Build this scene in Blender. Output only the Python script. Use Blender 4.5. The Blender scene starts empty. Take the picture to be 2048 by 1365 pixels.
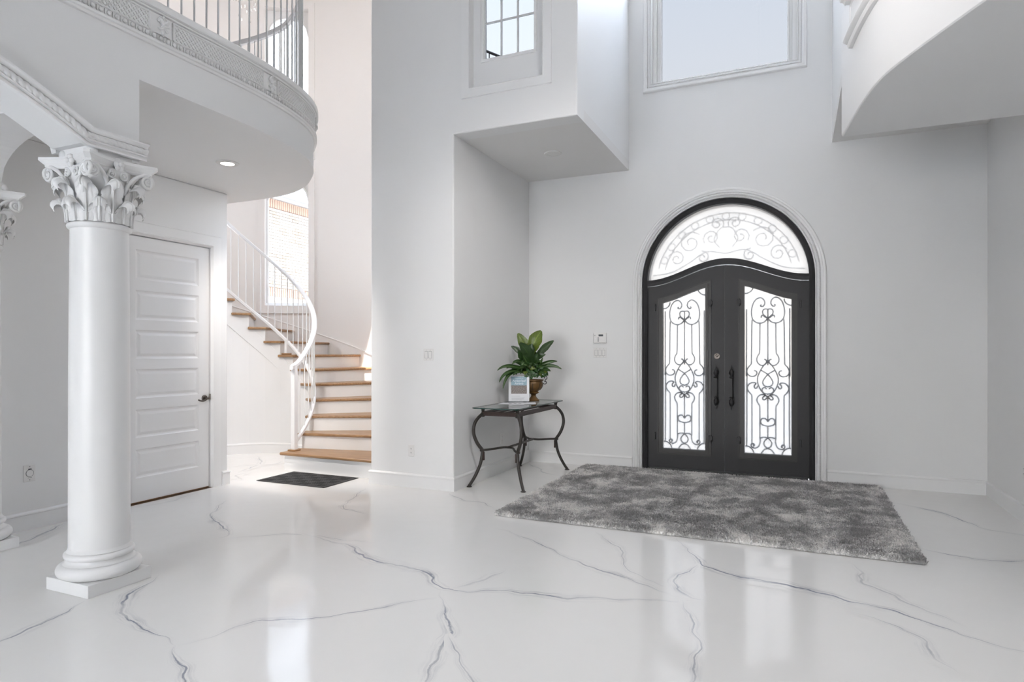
import bpy, bmesh, math, random
import numpy as np
from mathutils import Vector, Matrix

S = bpy.context.scene
COL = S.collection
PI = math.pi
random.seed(7)

# ------------------------------------------------------------------ camera
cam_d = bpy.data.cameras.new('camera')
cam = bpy.data.objects.new('camera', cam_d)
COL.objects.link(cam)
cam.location = (0, 0, 1.4)
cam.rotation_euler = (PI/2, 0, math.radians(24.05))
cam_d.sensor_width = 36.0
cam_d.lens = 1278/2048*36.0
cam_d.shift_y = 22.5/2048
cam_d.clip_start = 0.05
cam_d.clip_end = 300
S.camera = cam

# ------------------------------------------------------------------ world, sun, exposure
W = bpy.data.worlds.new('daylight'); S.world = W; W.use_nodes = True
wn = W.node_tree; wn.nodes.clear()
w_out = wn.nodes.new('ShaderNodeOutputWorld'); w_bg = wn.nodes.new('ShaderNodeBackground')
w_tc = wn.nodes.new('ShaderNodeTexCoord'); w_sep = wn.nodes.new('ShaderNodeSeparateXYZ'); w_rmp = wn.nodes.new('ShaderNodeValToRGB')
wn.links.new(w_tc.outputs['Generated'], w_sep.inputs[0]); wn.links.new(w_sep.outputs['Z'], w_rmp.inputs[0])
wn.links.new(w_rmp.outputs[0], w_bg.inputs[0]); wn.links.new(w_bg.outputs[0], w_out.inputs[0])
e = w_rmp.color_ramp.elements
e[0].position = 0.0; e[0].color = (1.0, 0.97, 0.93, 1)
e[1].position = 0.68; e[1].color = (0.67, 0.80, 1.0, 1)
w_bg.inputs[1].default_value = 12.0

sun_d = bpy.data.lights.new('sun', 'SUN'); sun_d.energy = 14.0; sun_d.angle = math.radians(0.6); sun_d.color = (1.0, 0.94, 0.86)
sun = bpy.data.objects.new('sun', sun_d); COL.objects.link(sun)
SUN_TO = Vector((0.36, -0.26, 0.90)).normalized()
sun.rotation_euler = SUN_TO.to_track_quat('Z', 'Y').to_euler()
sun.location = (4, -4, 20)

S.view_settings.view_transform = 'Standard'
S.view_settings.look = 'None'
S.view_settings.gamma = 1.0
S.view_settings.use_curve_mapping = False
S.view_settings.exposure = 0.56
S.cycles.max_bounces = 9
S.cycles.diffuse_bounces = 5
S.cycles.glossy_bounces = 3
S.cycles.transmission_bounces = 4
S.cycles.transparent_max_bounces = 16
S.cycles.caustics_reflective = False
S.cycles.caustics_refractive = False
S.cycles.sample_clamp_indirect = 6.0
S.cycles.use_light_tree = False

# ------------------------------------------------------------------ materials
MATS = {}
def mat(name, col, rough=0.5, metal=0.0, var=0.03, scale=6.0, bump=0.0, bscale=60.0, coat=0.0, spec=0.5):
    m = bpy.data.materials.new(name); m.use_nodes = True; nt = m.node_tree; b = nt.nodes['Principled BSDF']
    b.inputs['Roughness'].default_value = rough; b.inputs['Metallic'].default_value = metal
    b.inputs['Coat Weight'].default_value = coat; b.inputs['Specular IOR Level'].default_value = spec
    tc = nt.nodes.new('ShaderNodeTexCoord'); nz = nt.nodes.new('ShaderNodeTexNoise'); mx = nt.nodes.new('ShaderNodeMix'); mx.data_type = 'RGBA'
    nz.inputs['Scale'].default_value = scale; nz.inputs['Detail'].default_value = 3
    nt.links.new(tc.outputs['Object'], nz.inputs['Vector']); nt.links.new(nz.outputs['Fac'], mx.inputs[0])
    c0 = tuple(max(0, c*(1-var)) for c in col); c1 = tuple(min(1, c*(1+var)) for c in col)
    mx.inputs[6].default_value = (*c0, 1); mx.inputs[7].default_value = (*c1, 1)
    nt.links.new(mx.outputs[2], b.inputs['Base Color'])
    if bump:
        n2 = nt.nodes.new('ShaderNodeTexNoise'); n2.inputs['Scale'].default_value = bscale; n2.inputs['Detail'].default_value = 2
        bp = nt.nodes.new('ShaderNodeBump'); bp.inputs['Strength'].default_value = bump; bp.inputs['Distance'].default_value = 0.004
        nt.links.new(tc.outputs['Object'], n2.inputs['Vector']); nt.links.new(n2.outputs['Fac'], bp.inputs['Height'])
        nt.links.new(bp.outputs[0], b.inputs['Normal'])
    MATS[name] = m
    return m

WALL = mat('white wall paint', (0.80, 0.80, 0.80), 0.55, var=0.012, scale=1.3, bump=0.05, bscale=180)
CEIL = mat('white ceiling paint', (0.78, 0.77, 0.76), 0.7, var=0.012, scale=1.3)
STAIRW = mat('warm stair wall paint', (0.83, 0.805, 0.785), 0.6, var=0.012, scale=1.3)
TRIM = mat('white gloss trim', (0.82, 0.82, 0.82), 0.32, var=0.01)
PLAST = mat('white plaster ornament', (0.80, 0.80, 0.80), 0.42, var=0.03, scale=30)
DOORW = mat('white door paint', (0.80, 0.795, 0.795), 0.38, var=0.01)
IRON = mat('black door steel', (0.016, 0.016, 0.018), 0.48, var=0.15, scale=200, bump=0.12, bscale=300)
SASHM = mat('brown black sash steel', (0.030, 0.028, 0.027), 0.42, var=0.15, scale=200)
IRON2 = mat('dark wrought iron', (0.035, 0.037, 0.044), 0.5, var=0.15, scale=60)
SCROLL = mat('blue grey wrought iron', (0.055, 0.065, 0.09), 0.5, var=0.15, scale=60)
RUSTIC = mat('dark bronze metal', (0.045, 0.040, 0.036), 0.42, 0.35, var=0.3, scale=40)
BROWNM = mat('brown metal rail', (0.045, 0.026, 0.022), 0.4, 0.3, var=0.3, scale=40)
AGED = mat('aged bronze lock', (0.12, 0.105, 0.095), 0.38, 0.8, var=0.25, scale=60)
NICKEL = mat('brushed nickel', (0.42, 0.39, 0.36), 0.28, 1.0, var=0.1, scale=60)
PLASTIC = mat('white switch plastic', (0.76, 0.75, 0.74), 0.35, var=0.01)
DARKP = mat('dark plastic', (0.05, 0.06, 0.07), 0.3, var=0.05)
GREYP = mat('grey plastic', (0.25, 0.25, 0.26), 0.5, var=0.05)
RUBBER = mat('black rubber mat', (0.028, 0.028, 0.029), 0.75, var=0.35, scale=150, bump=0.3, bscale=250)
RAILM = mat('white stair rail paint', (0.80, 0.80, 0.81), 0.35, var=0.01)
BALM = mat('backlit white baluster paint', (0.62, 0.63, 0.64), 0.35, var=0.01)  # backlit grey put into the colour of white bars
URN = mat('antique bronze urn', (0.16, 0.085, 0.028), 0.45, 0.25, var=0.5, scale=25)
URND = mat('dark urn groove', (0.02, 0.015, 0.01), 0.5, var=0.2)
PAPER = mat('white paper', (0.78, 0.79, 0.82), 0.6, var=0.01)
PBLUE = mat('pale blue print', (0.29, 0.42, 0.50), 0.5, var=0.03)
PGREY = mat('grey print', (0.50, 0.51, 0.54), 0.5, var=0.05)
PWHITE = mat('white print', (0.85, 0.87, 0.9), 0.5, var=0.01)
GRNDM = mat('pale concrete paving', (0.72, 0.69, 0.65), 0.8, var=0.08, scale=2)
BRICKW = mat('whitewashed brick', (0.62, 0.56, 0.50), 0.85, var=0.25, scale=3)
BRICKR = mat('red brick', (0.56, 0.38, 0.30), 0.85, var=0.25, scale=3)
MORTAR = mat('pale mortar', (0.66, 0.63, 0.60), 0.9, var=0.06, scale=8)
ROOFM = mat('pale grey roof', (0.50, 0.52, 0.55), 0.8, var=0.1, scale=4)
SILVER = mat('pale recess trim', (0.70, 0.69, 0.67), 0.4, var=0.01)

def wood():
    m = bpy.data.materials.new('oak tread wood'); m.use_nodes = True; nt = m.node_tree; b = nt.nodes['Principled BSDF']
    tc = nt.nodes.new('ShaderNodeTexCoord'); mp = nt.nodes.new('ShaderNodeMapping'); nz = nt.nodes.new('ShaderNodeTexNoise'); r = nt.nodes.new('ShaderNodeValToRGB')
    mp.inputs['Scale'].default_value = (2.0, 30.0, 30.0); nz.inputs['Scale'].default_value = 2.2; nz.inputs['Detail'].default_value = 6
    nt.links.new(tc.outputs['Object'], mp.inputs[0]); nt.links.new(mp.outputs[0], nz.inputs['Vector']); nt.links.new(nz.outputs['Fac'], r.inputs[0])
    r.color_ramp.elements[0].position = 0.3; r.color_ramp.elements[0].color = (0.22, 0.115, 0.052, 1)
    r.color_ramp.elements[1].position = 0.7; r.color_ramp.elements[1].color = (0.40, 0.245, 0.125, 1)
    nt.links.new(r.outputs[0], b.inputs['Base Color']); b.inputs['Roughness'].default_value = 0.35
    return m
WOOD = wood()

def marble(name, vein):
    m = bpy.data.materials.new(name); m.use_nodes = True; nt = m.node_tree; b = nt.nodes['Principled BSDF']; N = nt.nodes.new; L = nt.links.new
    geo = N('ShaderNodeNewGeometry')
    n1 = N('ShaderNodeTexNoise'); n1.inputs['Scale'].default_value = 0.9; n1.inputs['Detail'].default_value = 4
    L(geo.outputs['Position'], n1.inputs['Vector'])
    base = N('ShaderNodeMix'); base.data_type = 'RGBA'; L(n1.outputs['Fac'], base.inputs[0])
    base.inputs[6].default_value = (0.80, 0.79, 0.775, 1); base.inputs[7].default_value = (0.86, 0.85, 0.835, 1)
    # faint feathered brush marks that lie all over the poured floor
    mp = N('ShaderNodeMapping'); mp.inputs['Scale'].default_value = (1.0, 2.6, 1.0); mp.inputs['Rotation'].default_value = (0, 0, 0.5)
    L(geo.outputs['Position'], mp.inputs[0])
    n2 = N('ShaderNodeTexNoise'); n2.inputs['Scale'].default_value = 1.7; n2.inputs['Detail'].default_value = 8; n2.inputs['Roughness'].default_value = 0.62; n2.inputs['Distortion'].default_value = 1.1
    L(mp.outputs[0], n2.inputs['Vector'])
    r2 = N('ShaderNodeValToRGB'); r2.color_ramp.elements[0].position = 0.70; r2.color_ramp.elements[0].color = (0, 0, 0, 1); r2.color_ramp.elements[1].position = 0.82; r2.color_ramp.elements[1].color = (0.30, 0.30, 0.30, 1)
    L(n2.outputs['Fac'], r2.inputs[0])
    mx = N('ShaderNodeMix'); mx.data_type = 'RGBA'; L(r2.outputs[0], mx.inputs[0]); L(base.outputs[2], mx.inputs[6]); mx.inputs[7].default_value = (0.45, 0.46, 0.50, 1)
    out = mx.outputs[2]
    if vein:
        uv = N('ShaderNodeUVMap'); sp = N('ShaderNodeSeparateXYZ'); L(uv.outputs[0], sp.inputs[0])
        # u = metres along, v = -1..1 across;  wobble v with noise on the floor position
        n3 = N('ShaderNodeTexNoise'); n3.inputs['Scale'].default_value = 7.0; n3.inputs['Detail'].default_value = 5; L(geo.outputs['Position'], n3.inputs['Vector'])
        def M(op, a, bb=None, c=None):
            n = N('ShaderNodeMath'); n.operation = op
            for i, x in enumerate((a, bb, c)):
                if x is None: continue
                if isinstance(x, (int, float)): n.inputs[i].default_value = x
                else: L(x, n.inputs[i])
            return n.outputs[0]
        at = N('ShaderNodeAttribute'); at.attribute_name = 'width'
        wob = M('MULTIPLY', M('SUBTRACT', n3.outputs['Fac'], 0.5), 0.75)
        d = M('ABSOLUTE', M('ADD', sp.outputs['Y'], wob))
        core = M('SUBTRACT', 1.0, M('DIVIDE', d, 0.10)); core = M('MAXIMUM', core, 0.0); core = M('MINIMUM', M('MULTIPLY', core, 1.6), 1.0)
        # feather: soft broad stain, streaked along the run
        mp3 = N('ShaderNodeCombineXYZ'); L(M('MULTIPLY', sp.outputs['X'], 3.0), mp3.inputs[0]); L(M('MULTIPLY', sp.outputs['Y'], 3.8), mp3.inputs[1])
        n4 = N('ShaderNodeTexNoise'); n4.inputs['Scale'].default_value = 1.2; n4.inputs['Detail'].default_value = 7; n4.inputs['Roughness'].default_value = 0.65; L(mp3.outputs[0], n4.inputs['Vector'])
        st = M('MAXIMUM', M('MULTIPLY', M('SUBTRACT', n4.outputs['Fac'], 0.44), 4.5), 0.0)
        env = M('MAXIMUM', M('SUBTRACT', 1.0, M('DIVIDE', d, 0.72)), 0.0)
        fea = M('MINIMUM', M('MULTIPLY', M('MULTIPLY', st, env), 1.1), 1.0)
        n5 = N('ShaderNodeTexNoise'); n5.inputs['Scale'].default_value = 2.3; n5.inputs['Detail'].default_value = 2; L(geo.outputs['Position'], n5.inputs['Vector'])
        inten = M('MINIMUM', M('MAXIMUM', M('MULTIPLY', M('SUBTRACT', n5.outputs['Fac'], 0.22), 3.4), 0.45), 1.0)
        edge = M('MINIMUM', M('MULTIPLY', M('SUBTRACT', 1.0, M('ABSOLUTE', sp.outputs['Y'])), 5.0), 1.0)
        tot = M('MULTIPLY', M('MULTIPLY', M('MINIMUM', M('ADD', M('MULTIPLY', core, 0.80), M('MULTIPLY', fea, 0.75)), 0.95), inten), M('MULTIPLY', edge, at.outputs['Fac']))
        mv = N('ShaderNodeMix'); mv.data_type = 'RGBA'; L(tot, mv.inputs[0]); L(out, mv.inputs[6]); mv.inputs[7].default_value = (0.215, 0.235, 0.30, 1)
        out = mv.outputs[2]
    L(out, b.inputs['Base Color'])
    b.inputs['Roughness'].default_value = 0.085; b.inputs['Specular IOR Level'].default_value = 0.5
    n6 = N('ShaderNodeTexNoise'); n6.inputs['Scale'].default_value = 5.0; n6.inputs['Detail'].default_value = 1.5; L(geo.outputs['Position'], n6.inputs['Vector'])
    bp = N('ShaderNodeBump'); bp.inputs['Strength'].default_value = 0.10; bp.inputs['Distance'].default_value = 0.01; L(n6.outputs['Fac'], bp.inputs['Height']); L(bp.outputs[0], b.inputs['Normal'])
    return m
MARBLE = marble('white marble epoxy', False)
VEIN = marble('white marble epoxy veined', True)

def glass(name, tint, gloss=0.5, haze=0.0, hcol=(1, 1, 1)):
    """flat pane: clear tinted pane, with an optional frosted (translucent) share"""
    m = bpy.data.materials.new(name); m.use_nodes = True; nt = m.node_tree; nt.nodes.clear(); N = nt.nodes.new; L = nt.links.new
    o = N('ShaderNodeOutputMaterial'); t = N('ShaderNodeBsdfTransparent'); t.inputs[0].default_value = (*tint, 1)
    g = N('ShaderNodeBsdfGlossy'); g.inputs['Roughness'].default_value = 0.02 if haze == 0 else 0.25
    f = N('ShaderNodeFresnel'); f.inputs[0].default_value = 1.45
    nz = N('ShaderNodeTexNoise'); nz.inputs['Scale'].default_value = 1.5
    tc = N('ShaderNodeTexCoord'); L(tc.outputs['Object'], nz.inputs['Vector'])
    src = t.outputs[0]
    if haze:
        tr = N('ShaderNodeBsdfTranslucent'); cm = N('ShaderNodeMix'); cm.data_type = 'RGBA'; L(nz.outputs['Fac'], cm.inputs[0])
        cm.inputs[6].default_value = (*[c*0.95 for c in hcol], 1); cm.inputs[7].default_value = (*hcol, 1); L(cm.outputs[2], tr.inputs[0])
        mh = N('ShaderNodeMixShader'); mh.inputs[0].default_value = haze; L(t.outputs[0], mh.inputs[1]); L(tr.outputs[0], mh.inputs[2]); src = mh.outputs[0]
    sc = N('ShaderNodeMath'); sc.operation = 'MULTIPLY'; sc.inputs[1].default_value = gloss; L(f.outputs[0], sc.inputs[0])
    mx = N('ShaderNodeMixShader'); L(sc.outputs[0], mx.inputs[0]); L(src, mx.inputs[1]); L(g.outputs[0], mx.inputs[2]); L(mx.outputs[0], o.inputs[0])
    return m
PANE = glass('sky dimming window glass', (0.048, 0.0475, 0.047), 0.3)  # tints of the visible windows darkened to dim the overbright sky
PANEB = glass('sky dimming grid window glass', (0.064, 0.064, 0.063), 0.3)
PANE2 = glass('clear window glass', (0.90, 0.90, 0.90), 0.3)
PANE3 = glass('sky dimming stair window glass', (0.20, 0.20, 0.20), 0.3)  # stair panes darkened likewise against the bright outdoors
def frosted(name, tint, rough, share, hcol):
    """frosted pane: rough see-through glass plus a little milky scatter"""
    m = bpy.data.materials.new(name); m.use_nodes = True; nt = m.node_tree; nt.nodes.clear(); N = nt.nodes.new; L = nt.links.new
    o = N('ShaderNodeOutputMaterial'); rf = N('ShaderNodeBsdfRefraction'); rf.inputs['Roughness'].default_value = rough; rf.inputs['IOR'].default_value = 1.22
    tc = N('ShaderNodeTexCoord'); nz = N('ShaderNodeTexNoise'); nz.inputs['Scale'].default_value = 3; L(tc.outputs['Object'], nz.inputs['Vector'])
    cm = N('ShaderNodeMix'); cm.data_type = 'RGBA'; L(nz.outputs['Fac'], cm.inputs[0]); cm.inputs[6].default_value = (*[c*0.97 for c in tint], 1); cm.inputs[7].default_value = (*[c*1.03 for c in tint], 1); L(cm.outputs[2], rf.inputs[0])
    tr = N('ShaderNodeBsdfTranslucent'); tr.inputs[0].default_value = (*hcol, 1)
    mx = N('ShaderNodeMixShader'); mx.inputs[0].default_value = share; L(rf.outputs[0], mx.inputs[1]); L(tr.outputs[0], mx.inputs[2]); L(mx.outputs[0], o.inputs[0])
    return m
FROST = frosted('frosted door glass', (0.070, 0.068, 0.066), 0.16, 0.35, (0.135, 0.131, 0.126))
FROST2 = frosted('frosted transom glass', (0.064, 0.062, 0.0595), 0.55, 0.55, (0.118, 0.113, 0.107))
TABLEG = glass('green tinted table glass', (0.80, 0.88, 0.85), 1.0)
EDGEG = mat('green glass edge', (0.02, 0.06, 0.05), 0.1, var=0.1)
CRYST = mat('clear crystal', (0.95, 0.95, 0.95), 0.02, var=0.0)
CRYST.node_tree.nodes['Principled BSDF'].inputs['Transmission Weight'].default_value = 0.85

def emit(name, col, s):
    m = bpy.data.materials.new(name); m.use_nodes = True; nt = m.node_tree; nt.nodes.clear()
    o = nt.nodes.new('ShaderNodeOutputMaterial'); em = nt.nodes.new('ShaderNodeEmission'); em.inputs[0].default_value = (*col, 1); em.inputs[1].default_value = s
    nt.links.new(em.outputs[0], o.inputs[0]); return m
LAMP = emit('lit lamp diffuser', (1.0, 0.95, 0.88), 6.0)

def leafmat(name, c0, c1, stripe=None):
    m = bpy.data.materials.new(name); m.use_nodes = True; nt = m.node_tree; b = nt.nodes['Principled BSDF']; N = nt.nodes.new; L = nt.links.new
    uv = N('ShaderNodeUVMap'); sp = N('ShaderNodeSeparateXYZ'); L(uv.outputs[0], sp.inputs[0])
    ab = N('ShaderNodeMath'); ab.operation = 'ABSOLUTE'; L(sp.outputs['Y'], ab.inputs[0])
    # veins: midrib plus ribs slanting from it
    ad = N('ShaderNodeMath'); ad.operation = 'MULTIPLY_ADD'; L(ab.outputs[0], ad.inputs[0]); ad.inputs[1].default_value = -0.35; L(sp.outputs['X'], ad.inputs[2])
    sn = N('ShaderNodeMath'); sn.operation = 'SINE'; ml = N('ShaderNodeMath'); ml.operation = 'MULTIPLY'; ml.inputs[1].default_value = 44.0; L(ad.outputs[0], ml.inputs[0]); L(ml.outputs[0], sn.inputs[0])
    r = N('ShaderNodeValToRGB'); r.color_ramp.elements[0].position = 0.9 if stripe is None else 2; r.color_ramp.elements[0].color = (0, 0, 0, 1); r.color_ramp.elements[1].position = 1.0; r.color_ramp.elements[1].color = (0.5, 0.5, 0.5, 1)
    L(sn.outputs[0], r.inputs[0])
    rm = N('ShaderNodeValToRGB'); rm.color_ramp.elements[0].position = 0.0; rm.color_ramp.elements[0].color = (0.8, 0.8, 0.8, 1); rm.color_ramp.elements[1].position = 0.10 if stripe is None else 0.28; rm.color_ramp.elements[1].color = (0, 0, 0, 1)
    L(ab.outputs[0], rm.inputs[0])
    nz = N('ShaderNodeTexNoise'); nz.inputs['Scale'].default_value = 12; tc = N('ShaderNodeTexCoord'); L(tc.outputs['Object'], nz.inputs['Vector'])
    mx = N('ShaderNodeMix'); mx.data_type = 'RGBA'; L(nz.outputs['Fac'], mx.inputs[0]); mx.inputs[6].default_value = (*c0, 1); mx.inputs[7].default_value = (*c1, 1)
    m1 = N('ShaderNodeMix'); m1.data_type = 'RGBA'; L(rm.outputs[0], m1.inputs[0]); L(mx.outputs[2], m1.inputs[6]); m1.inputs[7].default_value = (*(stripe or tuple(c*2.2 for c in c1)), 1)
    m2 = N('ShaderNodeMix'); m2.data_type = 'RGBA'
    if stripe is None: L(r.outputs[0], m2.inputs[0])
    else: m2.inputs[0].default_value = 0.0
    L(m1.outputs[2], m2.inputs[6]); m2.inputs[7].default_value = (*tuple(c*1.9 for c in c1), 1)
    L(m2.outputs[2], b.inputs['Base Color']); b.inputs['Roughness'].default_value = 0.35
    return m
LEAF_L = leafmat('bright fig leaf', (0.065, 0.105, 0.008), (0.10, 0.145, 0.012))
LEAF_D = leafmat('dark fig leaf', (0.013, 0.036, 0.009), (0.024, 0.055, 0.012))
LEAF_S = leafmat('striped strap leaf', (0.016, 0.05, 0.010), (0.03, 0.075, 0.015), (0.12, 0.19, 0.06))
LEAF_I = leafmat('ivy leaf', (0.012, 0.045, 0.012), (0.03, 0.085, 0.02))

def rugmat():
    m = bpy.data.materials.new('mottled grey rug pile'); m.use_nodes = True; nt = m.node_tree; b = nt.nodes['Principled BSDF']; N = nt.nodes.new; L = nt.links.new
    g = N('ShaderNodeNewGeometry'); mp = N('ShaderNodeMapping'); mp.inputs['Scale'].default_value = (1.35, 1.0, 1.0); L(g.outputs['Position'], mp.inputs[0])
    n1 = N('ShaderNodeTexNoise'); n1.inputs['Scale'].default_value = 2.7; n1.inputs['Detail'].default_value = 9; n1.inputs['Roughness'].default_value = 0.74; n1.inputs['Distortion'].default_value = 0.35; L(mp.outputs[0], n1.inputs['Vector'])
    n2 = N('ShaderNodeTexNoise'); n2.inputs['Scale'].default_value = 90; n2.inputs['Detail'].default_value = 2; L(g.outputs['Position'], n2.inputs['Vector'])
    ad = N('ShaderNodeMath'); ad.operation = 'MULTIPLY_ADD'; L(n2.outputs['Fac'], ad.inputs[0]); ad.inputs[1].default_value = 0.34; L(n1.outputs['Fac'], ad.inputs[2])
    r = N('ShaderNodeValToRGB'); L(ad.outputs[0], r.inputs[0]); e = r.color_ramp.elements
    e[0].position = 0.56; e[0].color = (0.34, 0.336, 0.333, 1); e[1].position = 0.79; e[1].color = (0.95, 0.93, 0.905, 1)
    k = e.new(0.665); k.color = (0.53, 0.522, 0.514, 1); k = e.new(0.73); k.color = (0.80, 0.785, 0.77, 1)
    L(r.outputs[0], b.inputs['Base Color']); b.inputs['Roughness'].default_value = 0.95; b.inputs['Specular IOR Level'].default_value = 0.1
    return m
RUGM = rugmat()

def housepic():
    m = bpy.data.materials.new('printed house picture'); m.use_nodes = True; nt = m.node_tree; b = nt.nodes['Principled BSDF']; N = nt.nodes.new; L = nt.links.new
    uv = N('ShaderNodeUVMap'); n1 = N('ShaderNodeTexNoise'); n1.inputs['Scale'].default_value = 24; n1.inputs['Detail'].default_value = 8; L(uv.outputs[0], n1.inputs['Vector'])
    r = N('ShaderNodeValToRGB'); L(n1.outputs['Fac'], r.inputs[0]); e = r.color_ramp.elements
    e[0].position = 0.30; e[0].color = (0.06, 0.055, 0.055, 1); e[1].position = 0.74; e[1].color = (0.50, 0.50, 0.50, 1); k = e.new(0.5); k.color = (0.22, 0.18, 0.16, 1)
    L(r.outputs[0], b.inputs['Base Color']); return m
HPIC = housepic()

# ------------------------------------------------------------------ mesh helpers
class MB:
    def __init__(s): s.v = []; s.f = []; s.uv = {}
    def add(s, vs, fs):
        o = len(s.v); s.v.extend([tuple(map(float, p)) for p in vs]); s.f.extend([tuple(i+o for i in f) for f in fs]); return s
    def box(s, x0, x1, y0, y1, z0, z1):
        vs = [(x, y, z) for z in (z0, z1) for y in (y0, y1) for x in (x0, x1)]
        return s.add(vs, [(0, 2, 3, 1), (4, 5, 7, 6), (0, 1, 5, 4), (2, 6, 7, 3), (0, 4, 6, 2), (1, 3, 7, 5)])
    def obox(s, c, ax, ay, az, hx, hy, hz):
        c = Vector(c); ax = Vector(ax); ay = Vector(ay); az = Vector(az)
        vs = [c+ax*(i*hx)+ay*(j*hy)+az*(k*hz) for k in (-1, 1) for j in (-1, 1) for i in (-1, 1)]
        return s.add(vs, [(0, 2, 3, 1), (4, 5, 7, 6), (0, 1, 5, 4), (2, 6, 7, 3), (0, 4, 6, 2), (1, 3, 7, 5)])
    def lathe(s, prof, c=(0, 0, 0), n=24, a0=0, a1=2*PI, rmod=None):
        full = abs(a1-a0-2*PI) < 1e-6; m = n if full else n+1; vs = []; fs = []
        for (r, z) in prof:
            for i in range(m):
                a = a0+(a1-a0)*i/n; rr = r if rmod is None else r*rmod(a, z)
                vs.append((c[0]+rr*math.cos(a), c[1]+rr*math.sin(a), c[2]+z))
        for j in range(len(prof)-1):
            for i in range(n):
                k = (i+1) % m; fs.append((j*m+i, j*m+k, (j+1)*m+k, (j+1)*m+i))
        if full:
            fs.append(tuple(range(m))[::-1]); fs.append(tuple((len(prof)-1)*m+i for i in range(m)))
        return s.add(vs, fs)
    def tube(s, pts, r, n=8, closed=False, flat=1.0, up=None, rmod=None, caps=True):
        P = [Vector(p) for p in pts]; m = len(P); rad = r if callable(r) else (lambda t: r); vs = []; fs = []
        prev = None; L = 0.0
        for i in range(m):
            a = P[(i-1) % m] if (closed or i > 0) else P[i]; b = P[(i+1) % m] if (closed or i < m-1) else P[i]
            t = (b-a)
            t = t.normalized() if t.length > 1e-9 else Vector((0, 0, 1))
            if up is not None:
                n1 = Vector(up)-t*Vector(up).dot(t)
                if n1.length < 1e-6: n1 = t.orthogonal()
                n1.normalize()
            elif prev is None: n1 = t.orthogonal().normalized()
            else:
                n1 = prev-t*prev.dot(t); n1.normalize()
            prev = n1; n2 = t.cross(n1)
            if i > 0: L += (P[i]-P[i-1]).length
            rr = rad(i/max(1, m-1))
            for k in range(n):
                a_ = 2*PI*k/n; q = rr if rmod is None else rr*rmod(a_, L)
                vs.append(P[i]+n1*(q*math.cos(a_))+n2*(q*flat*math.sin(a_)))
        for i in range(m if closed else m-1):
            for k in range(n):
                j = (i+1) % m; l = (k+1) % n; fs.append((i*n+k, i*n+l, j*n+l, j*n+k))
        if not closed and caps:
            fs.append(tuple(range(n))[::-1]); fs.append(tuple((m-1)*n+k for k in range(n)))
        return s.add(vs, fs)
    def rope(s, pts, r, pitch, n=8, step=4):
        """twisted rope moulding along a polyline"""
        P = resample(pts, pitch/step)
        return s.tube(P, r, n, rmod=lambda a, L: 0.70+0.34*abs(math.cos((a-2*PI*L/(pitch*2)))))
    def ell(s, c, r, nu=8, nv=6, rot=None):
        vs = []; fs = []
        for j in range(nv+1):
            t = PI*j/nv
            for i in range(nu):
                a = 2*PI*i/nu; p = Vector((r[0]*math.sin(t)*math.cos(a), r[1]*math.sin(t)*math.sin(a), r[2]*math.cos(t)))
                if rot is not None: p = rot @ p
                vs.append(Vector(c)+p)
        for j in range(nv):
            for i in range(nu):
                fs.append((j*nu+i, (j+1)*nu+i, (j+1)*nu+(i+1) % nu, j*nu+(i+1) % nu))
        return s.add(vs, fs)
    def grid(s, rows, closed_u=False):
        h = len(rows); w = len(rows[0]); vs = [p for r in rows for p in r]; fs = []
        for j in range(h-1):
            for i in range(w if closed_u else w-1):
                k = (i+1) % w; fs.append((j*w+i, j*w+k, (j+1)*w+k, (j+1)*w+i))
        return s.add(vs, fs)
    def prism(s, poly, fn, h0, h1):
        """extrude polygon (a,b) between h0 and h1 ; fn(a,b,h)->xyz"""
        n = len(poly); vs = [fn(a, b, h0) for a, b in poly]+[fn(a, b, h1) for a, b in poly]
        fs = [tuple(range(n))[::-1], tuple(range(n, 2*n))]+[(i, (i+1) % n, n+(i+1) % n, n+i) for i in range(n)]
        return s.add(vs, fs)
    def ring(s, outer, inner, fn, h0, h1):
        """frame between two loops of equal length"""
        n = len(outer); vs = [fn(a, b, h) for h in (h0, h1) for lp in (outer, inner) for a, b in lp]
        O0, I0, O1, I1 = 0, n, 2*n, 3*n; fs = []
        for i in range(n):
            j = (i+1) % n
            fs += [(O0+i, O0+j, I0+j, I0+i), (O1+i, I1+i, I1+j, O1+j), (O0+i, O1+i, O1+j, O0+j), (I0+i, I0+j, I1+j, I1+i)]
        return s.add(vs, fs)
    def sweep(s, path, prof, fn, closed=False, side=1):
        """sweep profile [(off,h)] along plane path [(a,b)] with mitres ; fn(a,b,h)->xyz ; off is measured to the left*side"""
        n = len(path); P = [Vector(p) for p in path]; rows = []
        for i in range(n):
            d0 = (P[i]-P[i-1]) if (closed or i > 0) else (P[1]-P[0]); d1 = (P[(i+1) % n]-P[i]) if (closed or i < n-1) else (P[-1]-P[-2])
            d0 = d0.normalized(); d1 = d1.normalized(); n0 = Vector((-d0.y, d0.x))*side; n1 = Vector((-d1.y, d1.x))*side
            m = n0+n1
            if m.length < 1e-6: m = n0
            m.normalize(); m = m/max(0.3, m.dot(n0))
            rows.append([fn(P[i].x+m.x*o, P[i].y+m.y*o, h) for o, h in prof])
        w = len(prof); vs = [p for r in rows for p in r]; fs = []
        for j in range(n if closed else n-1):
            jj = (j+1) % n
            for i in range(w):
                k = (i+1) % w; fs.append((j*w+i, j*w+k, jj*w+k, jj*w+i))
        if not closed: fs += [tuple(range(w))[::-1], tuple((n-1)*w+i for i in range(w))]
        return s.add(vs, fs)
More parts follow.
